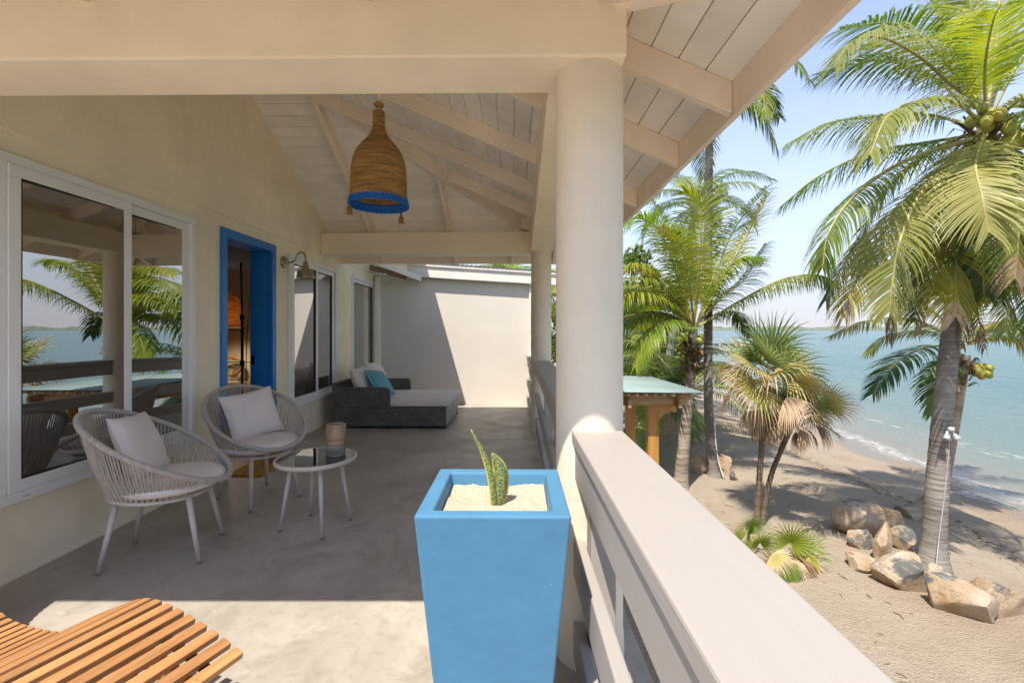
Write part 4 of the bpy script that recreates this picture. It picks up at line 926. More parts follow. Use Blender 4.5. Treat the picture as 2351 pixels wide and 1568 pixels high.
nrm = Vector((0, -SR, 1)).normalized() if (PY-YF) < (XE-px_) else Vector((SR, 0, 1)).normalized()
MB().lathe([(.001, 0), (.034, 0), (.036, -.004), (.034, -.012), (.001, -.014)], 24, (0, 0, zb(240)), (0, .25, 1)).build('ceiling_rose', M_tassel, bl, smooth=True)
m = MB(); m.tube([(0, 0, zb(239)), (0, 0, zc_-.001)], .012, 8); m.build('hanger', M_trim, bl)

# ================================================================== THINGS INSIDE THE HOUSE
# photographer's light stand with white umbrella
st = thing('light_stand', (0, 0, 0), 0, 'black light stand seen through the open blue door', 'light stand')
sy = 5.55; sxp = lambda x: (x-VX)/FPX*sy; szp = lambda y: 1.3-(y-VY)/FPX*sy
m = MB(); m.tube([(sxp(556), sy, .28), (sxp(556), sy, szp(728))], .016, 10); m.build('pole', M_black, st, smooth=True)
m = MB(); m.tube([(sxp(556), sy, szp(728)), (sxp(552), sy, 2.38)], .0115, 10); m.build('pole', M_black, st, smooth=True)
for yv in (728, 833):
    m = MB(); m.tube([(sxp(556), sy, szp(yv)+.03), (sxp(556), sy, szp(yv)-.03)], .026, 10); m.build('collar', M_black, st)
for an in (20, 140, 260):
    a = R(an); m = MB(); m.tube([(sxp(556), sy, .36), (sxp(556)+.42*math.cos(a), sy+.42*math.sin(a), .01)], .011, 8); m.build('leg', M_black, st)
m = MB(); m.tube(catmull([(sxp(573), sy+.02, 2.3), (sxp(572), sy+.02, szp(680)), (sxp(567), sy+.02, szp(740)), (sxp(564), sy+.02, szp(800)), (sxp(562), sy+.02, .5)], 6), .004, 6); m.build('cable', M_black, st)
um = thing('photo_umbrella', (sxp(530), sy-.05, 2.36), 0, 'white photographic umbrella hanging at the top of the doorway', 'umbrella')
M_umb = pm('white_umbrella_cloth', (.80, .80, .80), rough=.7, var=.03, bump=.1)
ur = MB(); n = 8
rings_ = [(.001, .02), (.12, .0), (.24, -.07), (.33, -.17), (.375, -.28)]
for (r, z) in rings_:
    for kx in range(n*4):
        a = 2*math.pi*kx/(n*4); w_ = 1-.05*abs(math.sin(a*n/2)); ur.v.append(Vector((r*w_*math.cos(a), r*w_*math.sin(a), z)))
for i in range(len(rings_)-1):
    for kx in range(n*4): ur.f.append((i*n*4+kx, i*n*4+(kx+1) % (n*4), (i+1)*n*4+(kx+1) % (n*4), (i+1)*n*4+kx))
uo = ur.build('canopy', M_umb, um, smooth=True)
MB().lathe([(.001, -.05), (.16, -.08), (.17, -.12), (.15, -.14), (.001, -.15)], 24, (.04, 0, -.02)).build('lamp_head', M_black, um, smooth=True)
for q in range(8):
    a = 2*math.pi*q/8; MB().tube([(.03*math.cos(a), .03*math.sin(a), .0), (.25*math.cos(a), .25*math.sin(a), -.085), (.37*math.cos(a), .37*math.sin(a), -.27)], .003, 5).build('rib', M_black, um)
# dome pendant with a lit bulb
dy = 6.15; dx = (513-VX)/FPX*dy; dz = 1.3-(672-VY)/FPX*dy
dp = thing('dome_pendant_lamp', (dx, dy, 0), 0, 'dome shaped rattan pendant lamp with a glowing bulb inside the doorway', 'pendant lamp')
dc = [Vector((a*.232, 0, dz-b)) for a, b in ((.03, 0), (.3, .008), (.6, .045), (.84, .12), (.97, .23), (1.0, .33), (1.0, .47))]
revolve('shade', catmull(dc, 4), M_rattani, dp, 40, .004)
MB().tube([(0, 0, dz), (0, 0, 2.42)], .004, 6).build('cord', M_conduit, dp)
bm_ = bpy.data.materials.new('glowing_filament_bulb'); t_, N_, K_2 = nodes(bm_); e_ = N_('ShaderNodeEmission'); e_.inputs['Color'].default_value = (1, .42, .10, 1); e_.inputs['Strength'].default_value = 5.0; q_ = N_('ShaderNodeOutputMaterial'); K_2(e_.outputs[0], q_.inputs[0])
bo = MB().lathe([(.001, -.06), (.025, -.055), (.036, -.02), (.034, .02), (.018, .055), (.012, .075), (.001, .076)], 16, (.0, -.0, dz-.22)).build('bulb', bm_, dp, smooth=True)
MB().tube([(0, 0, dz-.14), (0, 0, dz-.005)], .008, 6).build('socket', M_black, dp)
ld_ = bpy.data.lights.new('bulb_light', 'POINT'); ld_.energy = 9; ld_.color = (1, .87, .70); ld_.shadow_soft_size = .06; lo_ = bpy.data.objects.new('bulb_light', ld_); COL.objects.link(lo_); lo_.parent = dp; lo_.location = (0, 0, dz-.33)
# console with ring sculpture, boards, switch box
cy = 6.80; cX = lambda x, y=cy: (x-VX)/FPX*y; cZ = lambda v, y=cy: 1.3-(v-VY)/FPX*y
cn = thing('console_table', (cX(545), cy, 0), 0, 'wooden console table against the inner wall', 'console table')
M_oak = pm('oak_top', (.34, .22, .10), rough=.5, var=.2, vs=4, bump=.1, stretch=(1, 8, 8))
m = MB(); m.box(-.55, .42, -.17, .17, cZ(876)-.09, cZ(876)); m.build('table_top', M_oak, cn, bevel=.004)
for lx in (-.5, .37):
    for ly in (-.12, .12): m = MB(); m.box(lx-.025, lx+.025, ly-.025, ly+.025, .003, cZ(876)-.0905); m.build('leg', M_oak, cn)
rs = thing('driftwood_ring', (cX(536), cy-.02, cZ(840)), 0, 'round driftwood ring sculpture standing on the console table', 'sculpture')
pts_ = []
for i in range(30):
    a = 2*math.pi*i/30; r = .135+.012*math.sin(3*a+1); pts_.append(Vector((r*math.cos(a), .01*math.sin(2*a), r*math.sin(a))))
MB().tube(pts_, [.026+.008*math.sin(5*i*.21+1) for i in range(30)], 8, closed=True).build('ring', M_teakd, rs, smooth=True)
for q, (a, b) in enumerate((((-.12, -.03), (.06, -.06)), ((-.05, .02), (.12, -.05)), ((.0, -.1), (.1, .04)))): MB().tube([(a[0], 0, a[1]), (b[0], .01, b[1])], .008, 6).build('twig', M_vaseg, rs)
m = MB(); m.tube([(-.05, 0, -.135), (-.05, 0, cZ(876)-cZ(840)+.002)], .003, 6); m.tube([(.05, 0, -.135), (.05, 0, cZ(876)-cZ(840)+.002)], .003, 6); m.box(-.08, .08, -.035, .035, cZ(876)-cZ(840)+.001, cZ(876)-cZ(840)+.012); m.build('stand', M_conduit, rs)
hb = thing('painted_board_panel', (0, 0, 0), 0, 'cream washed board panel on the inner wall behind the console', 'panel')
M_cboard = pm('cream_washed_board', (.62, .52, .34), rough=.7, var=.06, vs=5, bump=.2, col2=(.60, .49, .30))
for z0, z1 in ((cZ(876)+.002, cZ(833)-.006), (cZ(833)+.006, cZ(760))):
    m = MB(); m.box(-4.95, -3.9, 6.945, 6.975, z0, z1); m.build('board', M_cboard, hb)
m = MB(); m.box(-4.95, -3.9, 6.948, 6.973, cZ(833)-.0055, cZ(833)+.0055); m.build('joint_strip', M_black, hb)
sb = thing('switch_box', (cX(570), 6.93, cZ(853)), 0, 'white electrical box on the inner wall beside the console', 'switch')
m = MB(); m.box(-.045, .045, -.02, .012, -.075, .075); m.build('housing', M_white, sb, bevel=.004); m = MB(); m.box(-.02, .02, -.026, -.0205, -.045, .045); m.build('rocker', M_conduit, sb)

# living room seen through the large window: armchair, pillow, ceiling fan, lamp, curtain
ac = thing('bentwood_armchair', (-3.18, 3.06, 0), R(8), 'bentwood armchair with grey seat behind the large window', 'armchair')
M_birch = pm('bent_birch', (.46, .27, .11), rough=.45, var=.1, vs=6, bump=.08, stretch=(1, 4, 4))
for y in (-.33, .33):
    m = MB(); P_ = catmull([(-.30, y, .02), (.28, y, .02), (.36, y, .10), (.36, y, .45), (.30, y, .545), (.15, y, .565), (-.28, y, .52)], 7)
    for a, b in zip(P_, P_[1:]): m.bar(a, b+(b-a)*.12, .06, .026, (0, 1, 0) if abs((b-a).normalized().y) < .9 else (1, 0, 0))
    m.build('arm_frame', M_birch, ac)
m = MB(); m.box(-.28, .30, -.29, .29, .36, .46, Matrix.Rotation(R(8), 4, 'Y')); m.build('seat', M_cush, ac, bevel=.03)
m = MB(); m.box(-.06, .05, -.29, .29, -.02, .62, Matrix.Translation((-.30, 0, .40)) @ Matrix.Rotation(R(-22), 4, 'Y')); m.build('back', M_cush, ac, bevel=.03)
M_denim = pm('charcoal_slub_fabric', (.11, .115, .12), rough=.9, var=.3, vs=30, bump=.4, bs=200, stretch=(1, 5, 1))
pillow('charcoal_pillow', M_denim, (-3.02, 3.02, .66), (R(-30), R(28), R(60)), .48, .46, .15, 'charcoal fringed pillow lying on the armchair behind the window', 'pillow', seed=17)
fan = thing('ceiling_fan', (-4.6, 4.1, 2.15), 0, 'wooden ceiling fan inside behind the large window', 'ceiling fan')
MB().lathe([(.001, .26), (.03, .26), (.012, .24), (.012, .08), (.09, .07), (.11, .03), (.10, -.01), (.06, -.03), (.001, -.03)], 24).build('motor', M_nickel, fan, smooth=True)
for q in range(5):
    M = Matrix.Rotation(2*math.pi*q/5+.3, 4, 'Z') @ Matrix.Rotation(R(9), 4, 'X'); m = MB(); m.box(.12, .62, -.065, .065, .02, .028, M); m.build('blade', M_darkwood, fan)
cl = thing('flush_ceiling_lamp', (-3.25, 3.05, 2.41), 0, 'flush ceiling lamp behind the top of the large window', 'ceiling lamp')
MB().lathe([(.001, 0), (.13, 0), (.13, -.05), (.125, -.05), (.001, -.051)], 28).build('band', M_nickel, cl); MB().lathe([(.122, -.0515), (.118, -.085), (.06, -.095), (.001, -.096)], 28).build('diffuser', M_bulbw, cl, smooth=True)
m = MB(); nn = 60
for i in range(nn+1):
    y = 3.06+.62*i/nn; x = -2.90+.03*math.sin(i*.85)+.012*math.sin(i*2.1); m.v += [Vector((x, y, .05)), Vector((x+.004, y, 2.38))]
for i in range(nn): m.f.append((2*i, 2*i+2, 2*i+3, 2*i+1))
M_curt = leafmat('sheer_curtain', (.42, .40, .37), (.48, .46, .43), .4, .9)
tag(m.build('curtain', M_curt, None, smooth=True), 'grey sheer curtain behind the right pane of the large window', 'curtain')
m = MB(); m.box(-5.3, -4.0, 2.4, 3.9, .0, .42); m.box(-5.55, -5.3, 2.4, 3.9, 0, .85)
so_ = thing('sofa', (0, 0, 0), 0, 'pale sofa standing deep in the living room', 'sofa'); m.build('body', pm('pale_sofa_fabric', (.5, .48, .46), rough=.9, var=.05, bump=.2), so_, bevel=.05)
m = MB(); m.box(-5.28, -4.02, 2.45, 3.13, .425, .56); m.build('seat_pad', M_cush, so_, bevel=.04); m = MB(); m.box(-5.28, -4.02, 3.15, 3.85, .425, .56); m.build('seat_pad', M_cush, so_, bevel=.04)
m = MB(); m.box(-6.995, -6.97, 3.3, 4.25, .005, 2.1); bpn = m.build('blue_inner_door', M_blue, None); tag(bpn, 'blue panel door on the far wall of the living room', 'door')

# ================================================================== PALMS AND OTHER PLANTS
def ribbon(m, pts, wid, wdir):
    b = len(m.v); n = len(pts)
    for i, p in enumerate(pts):
        if i == n-1: m.v.append(p)
        else: m.v.append(p-wdir*wid[i]); m.v.append(p+wdir*wid[i])
    for i in range(n-2): m.f.append((b+2*i, b+2*i+1, b+2*i+3, b+2*i+2))
    m.f.append((b+2*(n-2), b+2*(n-2)+1, b+2*(n-1)))
def frond(parent, ctrl, mat, L=0.75, n=62, droop=0.5, lift=0.25, seed=0, w=0.016, ragged=0.1, dry_tip=None, wind=(0.0, 0, 0)):
    """feather leaf: spine through ctrl (world points), two rows of hanging leaflets"""
    r = random.Random(seed); P_ = catmull(ctrl, 10); N = len(P_)
    m = MB(); ln = sum((a-b).length for a, b in zip(P_, P_[1:]))
    m.tube(P_, [0.020*(1-.86*i/(N-1))*min(1.6, ln/2.2)+.0015 for i in range(N)], 5); nr = len(m.f)
    grav = Vector((0, 0, -1)); wv = Vector(wind)
    for i in range(n):
        u = .13+.87*(i+.5)/n; q = u*(N-1); a = int(min(q, N-2)); p = P_[a].lerp(P_[a+1], q-a); T = (P_[a+1]-P_[a]).normalized()
        side = T.cross(Vector((0, 0, 1)))
        if side.length < .15: side = T.cross(Vector((0, 1, .2)))
        side.normalize(); nor = side.cross(T).normalized()
        env = (math.sin(min(1, u*1.25+.1)*math.pi*.5)**.8)*(1-.62*max(0, (u-.45)/.55)**1.6)
        fw = .42+.75*u*u
        for s in (-1, 1):
            if r.random() < ragged*.4: continue
            l = L*env*r.uniform(.86, 1.1); d = (side*s+T*fw*r.uniform(.85, 1.15)+nor*(lift+r.uniform(-.1, .1))).normalized()
            pts = [p.copy()]; g = droop*r.uniform(.75, 1.3); K_ = 4; dd = d
            for k in range(K_):
                dd = (dd+grav*g*(.35+.4*k)+wv*(.2+.25*k)).normalized(); pts.append(pts[-1]+dd*l/K_)
            wd = (T-d*T.dot(d)).normalized(); wd = (wd+nor*r.uniform(-.35, .35)).normalized(); ww = w*r.uniform(.8, 1.15)
            ribbon(m, pts, [ww*.55, ww, ww*.85, ww*.5, 0], wd)
    o = m.build('frond', [mat, M_rachis] if not dry_tip else [mat, M_rachis, dry_tip], parent)
    mi = [1]*nr+[0]*(len(m.f)-nr)
    if dry_tip:
        for i, pg in enumerate(o.data.polygons):
            if i >= nr and ((i-nr)//4)/max(1, (len(m.f)-nr)//4) > .80 and r.random() < .85: mi[i] = 2
    o.data.polygons.foreach_set('material_index', mi)
    return o
def trunk(parent, ctrl, radii, mat, flare=1.35, n=16, seed=0, ringamp=.02):
    P_ = catmull(ctrl, 14); N = len(P_); rad = []; r = random.Random(seed)
    for i in range(N):
        u = i/(N-1); q = u*(len(radii)-1); a = int(min(q, len(radii)-2)); rr_ = radii[a]*(1-(q-a))+radii[a+1]*(q-a)
        rr_ *= 1+(flare-1)*max(0, 1-u*9)**2; rad.append(rr_*(1+ringamp*(1 if i % 2 else -1)+r.uniform(-.015, .015)))
    return MB().tube(P_, rad, n).build('trunk', mat, parent, smooth=True)
def nuts(parent, c, n, spread, rad, seed, mat=None):
    r = random.Random(seed); c = Vector(c)-parent.location
    for i in range(n):
        d = Vector((r.gauss(0, 1), r.gauss(0, 1), r.gauss(0, .8))).normalized()*spread*r.uniform(.55, 1); k_ = rad*r.uniform(.8, 1.1)
        m = MB(); m.lathe([(.0005, -1.15*k_), (.55*k_, -.95*k_), (.93*k_, -.35*k_), (1.0*k_, .1*k_), (.8*k_, .65*k_), (.4*k_, .98*k_), (.0005, 1.1*k_)], 12, c+d, (d.x*.5, d.y*.5, 1)); m.build('coconut', mat or M_nut, parent, smooth=True)
def boots(parent, c, d, r0, h, n, seed, mat=None, up=True):
    """ragged leaf bases and fibre round the top of a trunk"""
    r = random.Random(seed); c = Vector(c)-parent.location; m = MB(); d = Vector(d).normalized(); a_ = d.orthogonal().normalized(); b_ = d.cross(a_)
    for i in range(n):
        an = r.uniform(0, 6.28); q = c+d*r.uniform(-h, h*.2); o_ = a_*math.cos(an)+b_*math.sin(an); s_ = o_.cross(d)
        p0 = q+o_*r0*.9; l = r.uniform(.12, .30)*(h/.5); p1 = p0+(o_*r.uniform(.3, .7)+d*r.uniform(.2, .9)).normalized()*l; p2 = p1+(o_*.5+Vector((0, 0, r.uniform(-.9, .3)))).normalized()*l*.6
        ww = r.uniform(.025, .06)*(h/.5); ribbon(m, [p0, p1, p2], [ww, ww*.6, 0], s_)
    m.build('leaf_base', mat or M_fibre, parent)

def palm(name, label, base, group=None): return thing(name, base, 0, label, 'palm tree', group)
def rel(root, pts): return [Vector(p)-root.location for p in pts]
def W3(*t): return [W(x, y, Y) for (x, y, Y) in t]
def rand_frond(pt, c, az, el, ln, mat, seed, sag=1.0, **kw):
    """az 0 = to the right, 90 = away; rises at el and bows over"""
    az = R(az); el = R(el); h = Vector((math.cos(az), math.sin(az), 0)); pts = [c]; p = c.copy(); a = el
    for i in range(4):
        p = p+(h*math.cos(a)+Vector((0, 0, math.sin(a))))*ln/4; pts.append(p.copy()); a -= R(26*sag)
    return frond(pt, rel(pt, pts), mat, seed=seed, **kw)

# --- A: big coconut palm on the right
gA = G(2142, 1300); A_ = palm('coconut_palm', 'tall coconut palm with a white conduit up its grey trunk, right foreground', gA, 'coconut palms on the beach')
YA = gA.y
trunk(A_, rel(A_, [gA-Vector((0, 0, .1))]+W3((2148, 1180, YA), (2160, 1000, YA), (2185, 760, YA), (2222, 520, YA), (2262, 330, YA), (2266, 275, YA))), [.15, .135, .118, .11, .10, .097, .11], M_trunk, 1.55, seed=1)
cA = W(2264, 292, YA)
A_front = [
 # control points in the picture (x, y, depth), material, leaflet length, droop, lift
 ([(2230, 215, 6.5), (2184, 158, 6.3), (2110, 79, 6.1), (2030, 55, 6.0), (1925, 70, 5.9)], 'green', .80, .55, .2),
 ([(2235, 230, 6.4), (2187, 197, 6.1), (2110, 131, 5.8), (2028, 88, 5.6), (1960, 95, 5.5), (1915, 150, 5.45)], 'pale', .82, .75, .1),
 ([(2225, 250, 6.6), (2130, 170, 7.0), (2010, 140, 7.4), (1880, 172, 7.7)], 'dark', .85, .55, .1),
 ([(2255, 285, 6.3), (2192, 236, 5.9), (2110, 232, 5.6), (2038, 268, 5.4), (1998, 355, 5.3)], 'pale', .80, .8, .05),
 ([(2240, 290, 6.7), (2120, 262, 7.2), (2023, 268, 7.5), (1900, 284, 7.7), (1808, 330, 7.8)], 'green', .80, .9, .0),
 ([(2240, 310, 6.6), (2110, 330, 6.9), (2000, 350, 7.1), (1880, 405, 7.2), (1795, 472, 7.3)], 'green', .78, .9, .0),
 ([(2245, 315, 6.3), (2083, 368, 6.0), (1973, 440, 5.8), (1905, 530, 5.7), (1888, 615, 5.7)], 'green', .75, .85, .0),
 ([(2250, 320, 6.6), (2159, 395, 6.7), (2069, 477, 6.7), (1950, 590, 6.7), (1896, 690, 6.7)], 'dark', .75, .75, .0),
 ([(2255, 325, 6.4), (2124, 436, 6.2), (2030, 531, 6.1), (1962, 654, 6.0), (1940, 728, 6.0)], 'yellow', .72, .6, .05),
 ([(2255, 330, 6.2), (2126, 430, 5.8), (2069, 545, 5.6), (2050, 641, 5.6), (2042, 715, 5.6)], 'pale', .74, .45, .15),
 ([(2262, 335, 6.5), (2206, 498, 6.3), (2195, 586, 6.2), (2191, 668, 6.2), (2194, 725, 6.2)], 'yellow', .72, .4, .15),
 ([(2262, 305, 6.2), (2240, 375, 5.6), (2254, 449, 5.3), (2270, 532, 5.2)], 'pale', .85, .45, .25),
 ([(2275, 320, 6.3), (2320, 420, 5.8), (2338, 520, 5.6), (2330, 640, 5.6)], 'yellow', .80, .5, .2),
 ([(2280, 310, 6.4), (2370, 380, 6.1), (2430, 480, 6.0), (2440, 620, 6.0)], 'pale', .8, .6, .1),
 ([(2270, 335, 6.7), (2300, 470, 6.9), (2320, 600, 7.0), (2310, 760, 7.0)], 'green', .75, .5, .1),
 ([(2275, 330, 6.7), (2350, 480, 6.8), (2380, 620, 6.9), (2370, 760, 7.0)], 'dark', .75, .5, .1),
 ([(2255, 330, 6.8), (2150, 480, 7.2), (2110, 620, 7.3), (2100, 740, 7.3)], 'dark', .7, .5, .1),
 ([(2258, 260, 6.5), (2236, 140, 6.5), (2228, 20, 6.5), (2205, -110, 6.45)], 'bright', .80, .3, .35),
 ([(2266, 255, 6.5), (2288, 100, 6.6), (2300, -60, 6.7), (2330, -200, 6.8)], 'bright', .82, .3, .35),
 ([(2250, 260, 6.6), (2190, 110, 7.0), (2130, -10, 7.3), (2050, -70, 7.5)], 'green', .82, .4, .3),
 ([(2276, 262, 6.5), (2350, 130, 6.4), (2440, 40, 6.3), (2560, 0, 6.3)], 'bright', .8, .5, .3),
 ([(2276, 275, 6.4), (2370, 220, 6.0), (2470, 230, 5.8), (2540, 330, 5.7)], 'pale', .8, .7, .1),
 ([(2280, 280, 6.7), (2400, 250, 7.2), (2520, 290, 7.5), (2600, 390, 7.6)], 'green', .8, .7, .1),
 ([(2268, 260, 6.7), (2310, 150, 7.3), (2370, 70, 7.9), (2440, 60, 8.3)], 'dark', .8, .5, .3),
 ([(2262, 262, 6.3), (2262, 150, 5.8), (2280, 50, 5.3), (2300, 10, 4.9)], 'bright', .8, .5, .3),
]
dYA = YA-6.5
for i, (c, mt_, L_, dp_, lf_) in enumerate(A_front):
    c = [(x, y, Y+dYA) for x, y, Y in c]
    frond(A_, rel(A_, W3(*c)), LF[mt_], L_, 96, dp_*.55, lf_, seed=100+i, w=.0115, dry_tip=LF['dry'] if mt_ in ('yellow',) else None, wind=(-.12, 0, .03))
for i, (x0, y0, x1, y1) in enumerate(((2215, 690, 2205, 790), (2240, 700, 2262, 800), (2120, 650, 2105, 770), (2055, 690, 2040, 780))):     # dead hanging leaves
    frond(A_, rel(A_, W3((2250, 340, YA), (2230-(i*25), 560, YA-.1*i), (x0, y0, YA-.1), (x1, y1, YA-.1))), LF['brown'], .45, 34, 1.0, -.3, seed=160+i, w=.012, ragged=.8)
for i in range(13): rand_frond(A_, cA, 20+i*67, rng.uniform(-65, -5), rng.uniform(2.3, 3.0), LF[('yellow', 'green', 'pale', 'dark')[i % 4]], 180+i, .9, L=.72, n=74, droop=.3, lift=.1, w=.012, wind=(-.1, 0, 0))
nuts(A_, W(2262, 272, 6.15+dYA), 9, .17, .085, 1); nuts(A_, W(2225, 345, 6.2+dYA), 9, .18, .085, 2); nuts(A_, W(2315, 320, 6.2+dYA), 10, .20, .09, 3); nuts(A_, W(2245, 225, 6.3+dYA), 10, .12, .045, 4)
boots(A_, cA, (0.1, 0, 1), .15, .45, 40, 5)
# conduit and twin floodlight fixed to that trunk
cd = thing('trunk_floodlight', W(2174, 985, YA-.2), 0, 'small twin floodlight and conduit fixed to the tall right palm trunk', 'floodlight')
MB().tube(catmull(rel(cd, W3((2180, 1000, YA-.11), (2176, 1060, YA-.12), (2168, 1140, YA-.13), (2158, 1215, YA-.15), (2150, 1290, YA-.23), (2150, 1318, YA-.28))), 8), .0075, 7).build('conduit', M_galv, cd, smooth=True)
MB().lathe([(.001, .03), (.04, .03), (.05, .0), (.04, -.03), (.001, -.03)], 14, rel(cd, [W(2182, 985, YA-.21)])[0]).build('junction_box', M_galv, cd, smooth=True)
for sx_ in (-1, 1):
    c = rel(cd, [W(2182+sx_*10, 1000, YA-.22)])[0]; MB().lathe([(.018, .06), (.022, .03), (.04, -.02), (.048, -.05), (.040, -.055), (.001, -.05)], 14, c, (-sx_*.5, .3, 1)).build('lamp_head', M_galv, cd, smooth=True)

# --- B: leaning palm behind it, with green nuts
YB_ = 9.1; gB = G(2108, 1172, -2.05); B_ = palm('coconut_palm', 'leaning palm with tan trunk and green coconuts behind the tall right palm', gB, 'coconut palms on the beach'); YB_ = gB.y
trunk(B_, rel(B_, [gB+Vector((-.25, 0, -.12)), gB+Vector((.15, 0, .08))]+W3((2155, 1115, YB_), (2178, 1010, YB_), (2198, 910, YB_), (2214, 815, YB_))), [.165, .155, .135, .118, .10, .09], M_trunkl, 1.3, seed=2)
cB = W(2216, 800, YB_); boots(B_, W(2213, 838, YB_), (0.1, 0, 1), .10, .40, 60, 7)
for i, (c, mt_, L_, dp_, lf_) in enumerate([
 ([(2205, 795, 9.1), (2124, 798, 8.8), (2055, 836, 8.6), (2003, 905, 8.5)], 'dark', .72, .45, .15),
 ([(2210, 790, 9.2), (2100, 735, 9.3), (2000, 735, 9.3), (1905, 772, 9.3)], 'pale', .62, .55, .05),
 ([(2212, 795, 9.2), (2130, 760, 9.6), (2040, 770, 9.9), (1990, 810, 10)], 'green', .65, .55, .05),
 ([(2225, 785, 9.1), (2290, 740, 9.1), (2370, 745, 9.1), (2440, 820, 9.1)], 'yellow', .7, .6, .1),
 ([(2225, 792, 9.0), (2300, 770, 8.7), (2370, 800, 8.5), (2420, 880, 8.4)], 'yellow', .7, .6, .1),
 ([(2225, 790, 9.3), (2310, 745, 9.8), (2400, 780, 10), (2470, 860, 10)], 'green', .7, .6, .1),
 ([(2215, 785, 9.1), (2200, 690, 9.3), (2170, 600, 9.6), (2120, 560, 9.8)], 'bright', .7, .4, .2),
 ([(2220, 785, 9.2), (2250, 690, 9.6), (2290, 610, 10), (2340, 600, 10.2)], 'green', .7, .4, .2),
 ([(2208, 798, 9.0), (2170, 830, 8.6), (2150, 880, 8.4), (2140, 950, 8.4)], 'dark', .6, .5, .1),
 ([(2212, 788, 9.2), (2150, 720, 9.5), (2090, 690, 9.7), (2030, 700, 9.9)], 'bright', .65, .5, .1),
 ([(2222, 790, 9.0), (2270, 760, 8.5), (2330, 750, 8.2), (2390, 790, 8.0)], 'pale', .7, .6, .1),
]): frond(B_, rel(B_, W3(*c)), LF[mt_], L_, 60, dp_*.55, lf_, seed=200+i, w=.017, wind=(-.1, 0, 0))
nuts(B_, W(2255, 850, YB_-.1), 14, .17, .075, 9); nuts(B_, W(2195, 800, YB_-.2), 5, .12, .07, 10)

# --- C: young coconut palm in the middle
gC = G(1562, 1120); C2 = palm('coconut_palm', 'young coconut palm with banded trunk and upright bright fronds beside the pergola', gC, 'coconut palms on the beach'); YC = gC.y
trunk(C2, rel(C2, [gC-Vector((0, 0, .1))]+W3((1568, 1040, YC), (1578, 940, YC), (1586, 850, YC), (1592, 760, YC))), [.155, .125, .105, .095, .09], M_trunkb, 1.3, seed=3)
boots(C2, W(1591, 800, YC), (0.05, 0, 1), .10, .55, 90, 11)
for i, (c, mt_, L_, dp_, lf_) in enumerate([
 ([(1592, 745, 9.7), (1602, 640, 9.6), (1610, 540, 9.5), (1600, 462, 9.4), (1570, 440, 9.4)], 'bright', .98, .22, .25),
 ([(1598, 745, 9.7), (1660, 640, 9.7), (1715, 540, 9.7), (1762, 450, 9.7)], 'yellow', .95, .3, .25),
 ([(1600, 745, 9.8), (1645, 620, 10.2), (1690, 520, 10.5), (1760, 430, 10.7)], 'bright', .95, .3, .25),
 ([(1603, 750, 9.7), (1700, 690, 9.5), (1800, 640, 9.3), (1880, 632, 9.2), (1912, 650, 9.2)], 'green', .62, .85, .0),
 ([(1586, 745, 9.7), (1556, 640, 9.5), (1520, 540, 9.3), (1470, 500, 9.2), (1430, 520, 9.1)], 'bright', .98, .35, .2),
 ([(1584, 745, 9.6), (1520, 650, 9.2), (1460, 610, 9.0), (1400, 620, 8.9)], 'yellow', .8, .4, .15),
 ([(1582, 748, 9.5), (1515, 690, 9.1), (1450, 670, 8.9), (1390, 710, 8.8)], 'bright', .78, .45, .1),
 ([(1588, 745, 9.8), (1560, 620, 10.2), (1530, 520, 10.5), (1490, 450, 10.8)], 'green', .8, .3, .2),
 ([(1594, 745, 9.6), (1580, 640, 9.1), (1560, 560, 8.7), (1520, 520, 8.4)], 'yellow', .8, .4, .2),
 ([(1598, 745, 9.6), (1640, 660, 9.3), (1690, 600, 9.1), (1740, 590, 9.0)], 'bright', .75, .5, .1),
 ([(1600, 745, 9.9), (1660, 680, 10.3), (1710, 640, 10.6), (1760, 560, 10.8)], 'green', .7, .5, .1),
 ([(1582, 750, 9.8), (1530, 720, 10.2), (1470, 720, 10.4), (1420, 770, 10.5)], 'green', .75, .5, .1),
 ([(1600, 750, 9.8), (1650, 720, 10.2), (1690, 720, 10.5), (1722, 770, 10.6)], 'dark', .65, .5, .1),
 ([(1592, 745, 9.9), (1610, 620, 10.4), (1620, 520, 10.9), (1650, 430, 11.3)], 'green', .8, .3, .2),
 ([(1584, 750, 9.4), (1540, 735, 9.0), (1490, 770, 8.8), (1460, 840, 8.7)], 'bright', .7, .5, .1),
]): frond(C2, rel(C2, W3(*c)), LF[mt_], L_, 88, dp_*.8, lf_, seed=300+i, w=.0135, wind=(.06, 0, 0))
for i in range(9): rand_frond(C2, W(1592, 748, YC), 95+i*14, rng.uniform(15, 55), rng.uniform(2.6, 3.2), LF[('bright', 'green', 'yellow')[i % 3]], 340+i, .9, L=.85, n=72, droop=.35, lift=.15, w=.0135)
nuts(C2, W(1612, 785, YC-.1), 3, .12, .07, 12)

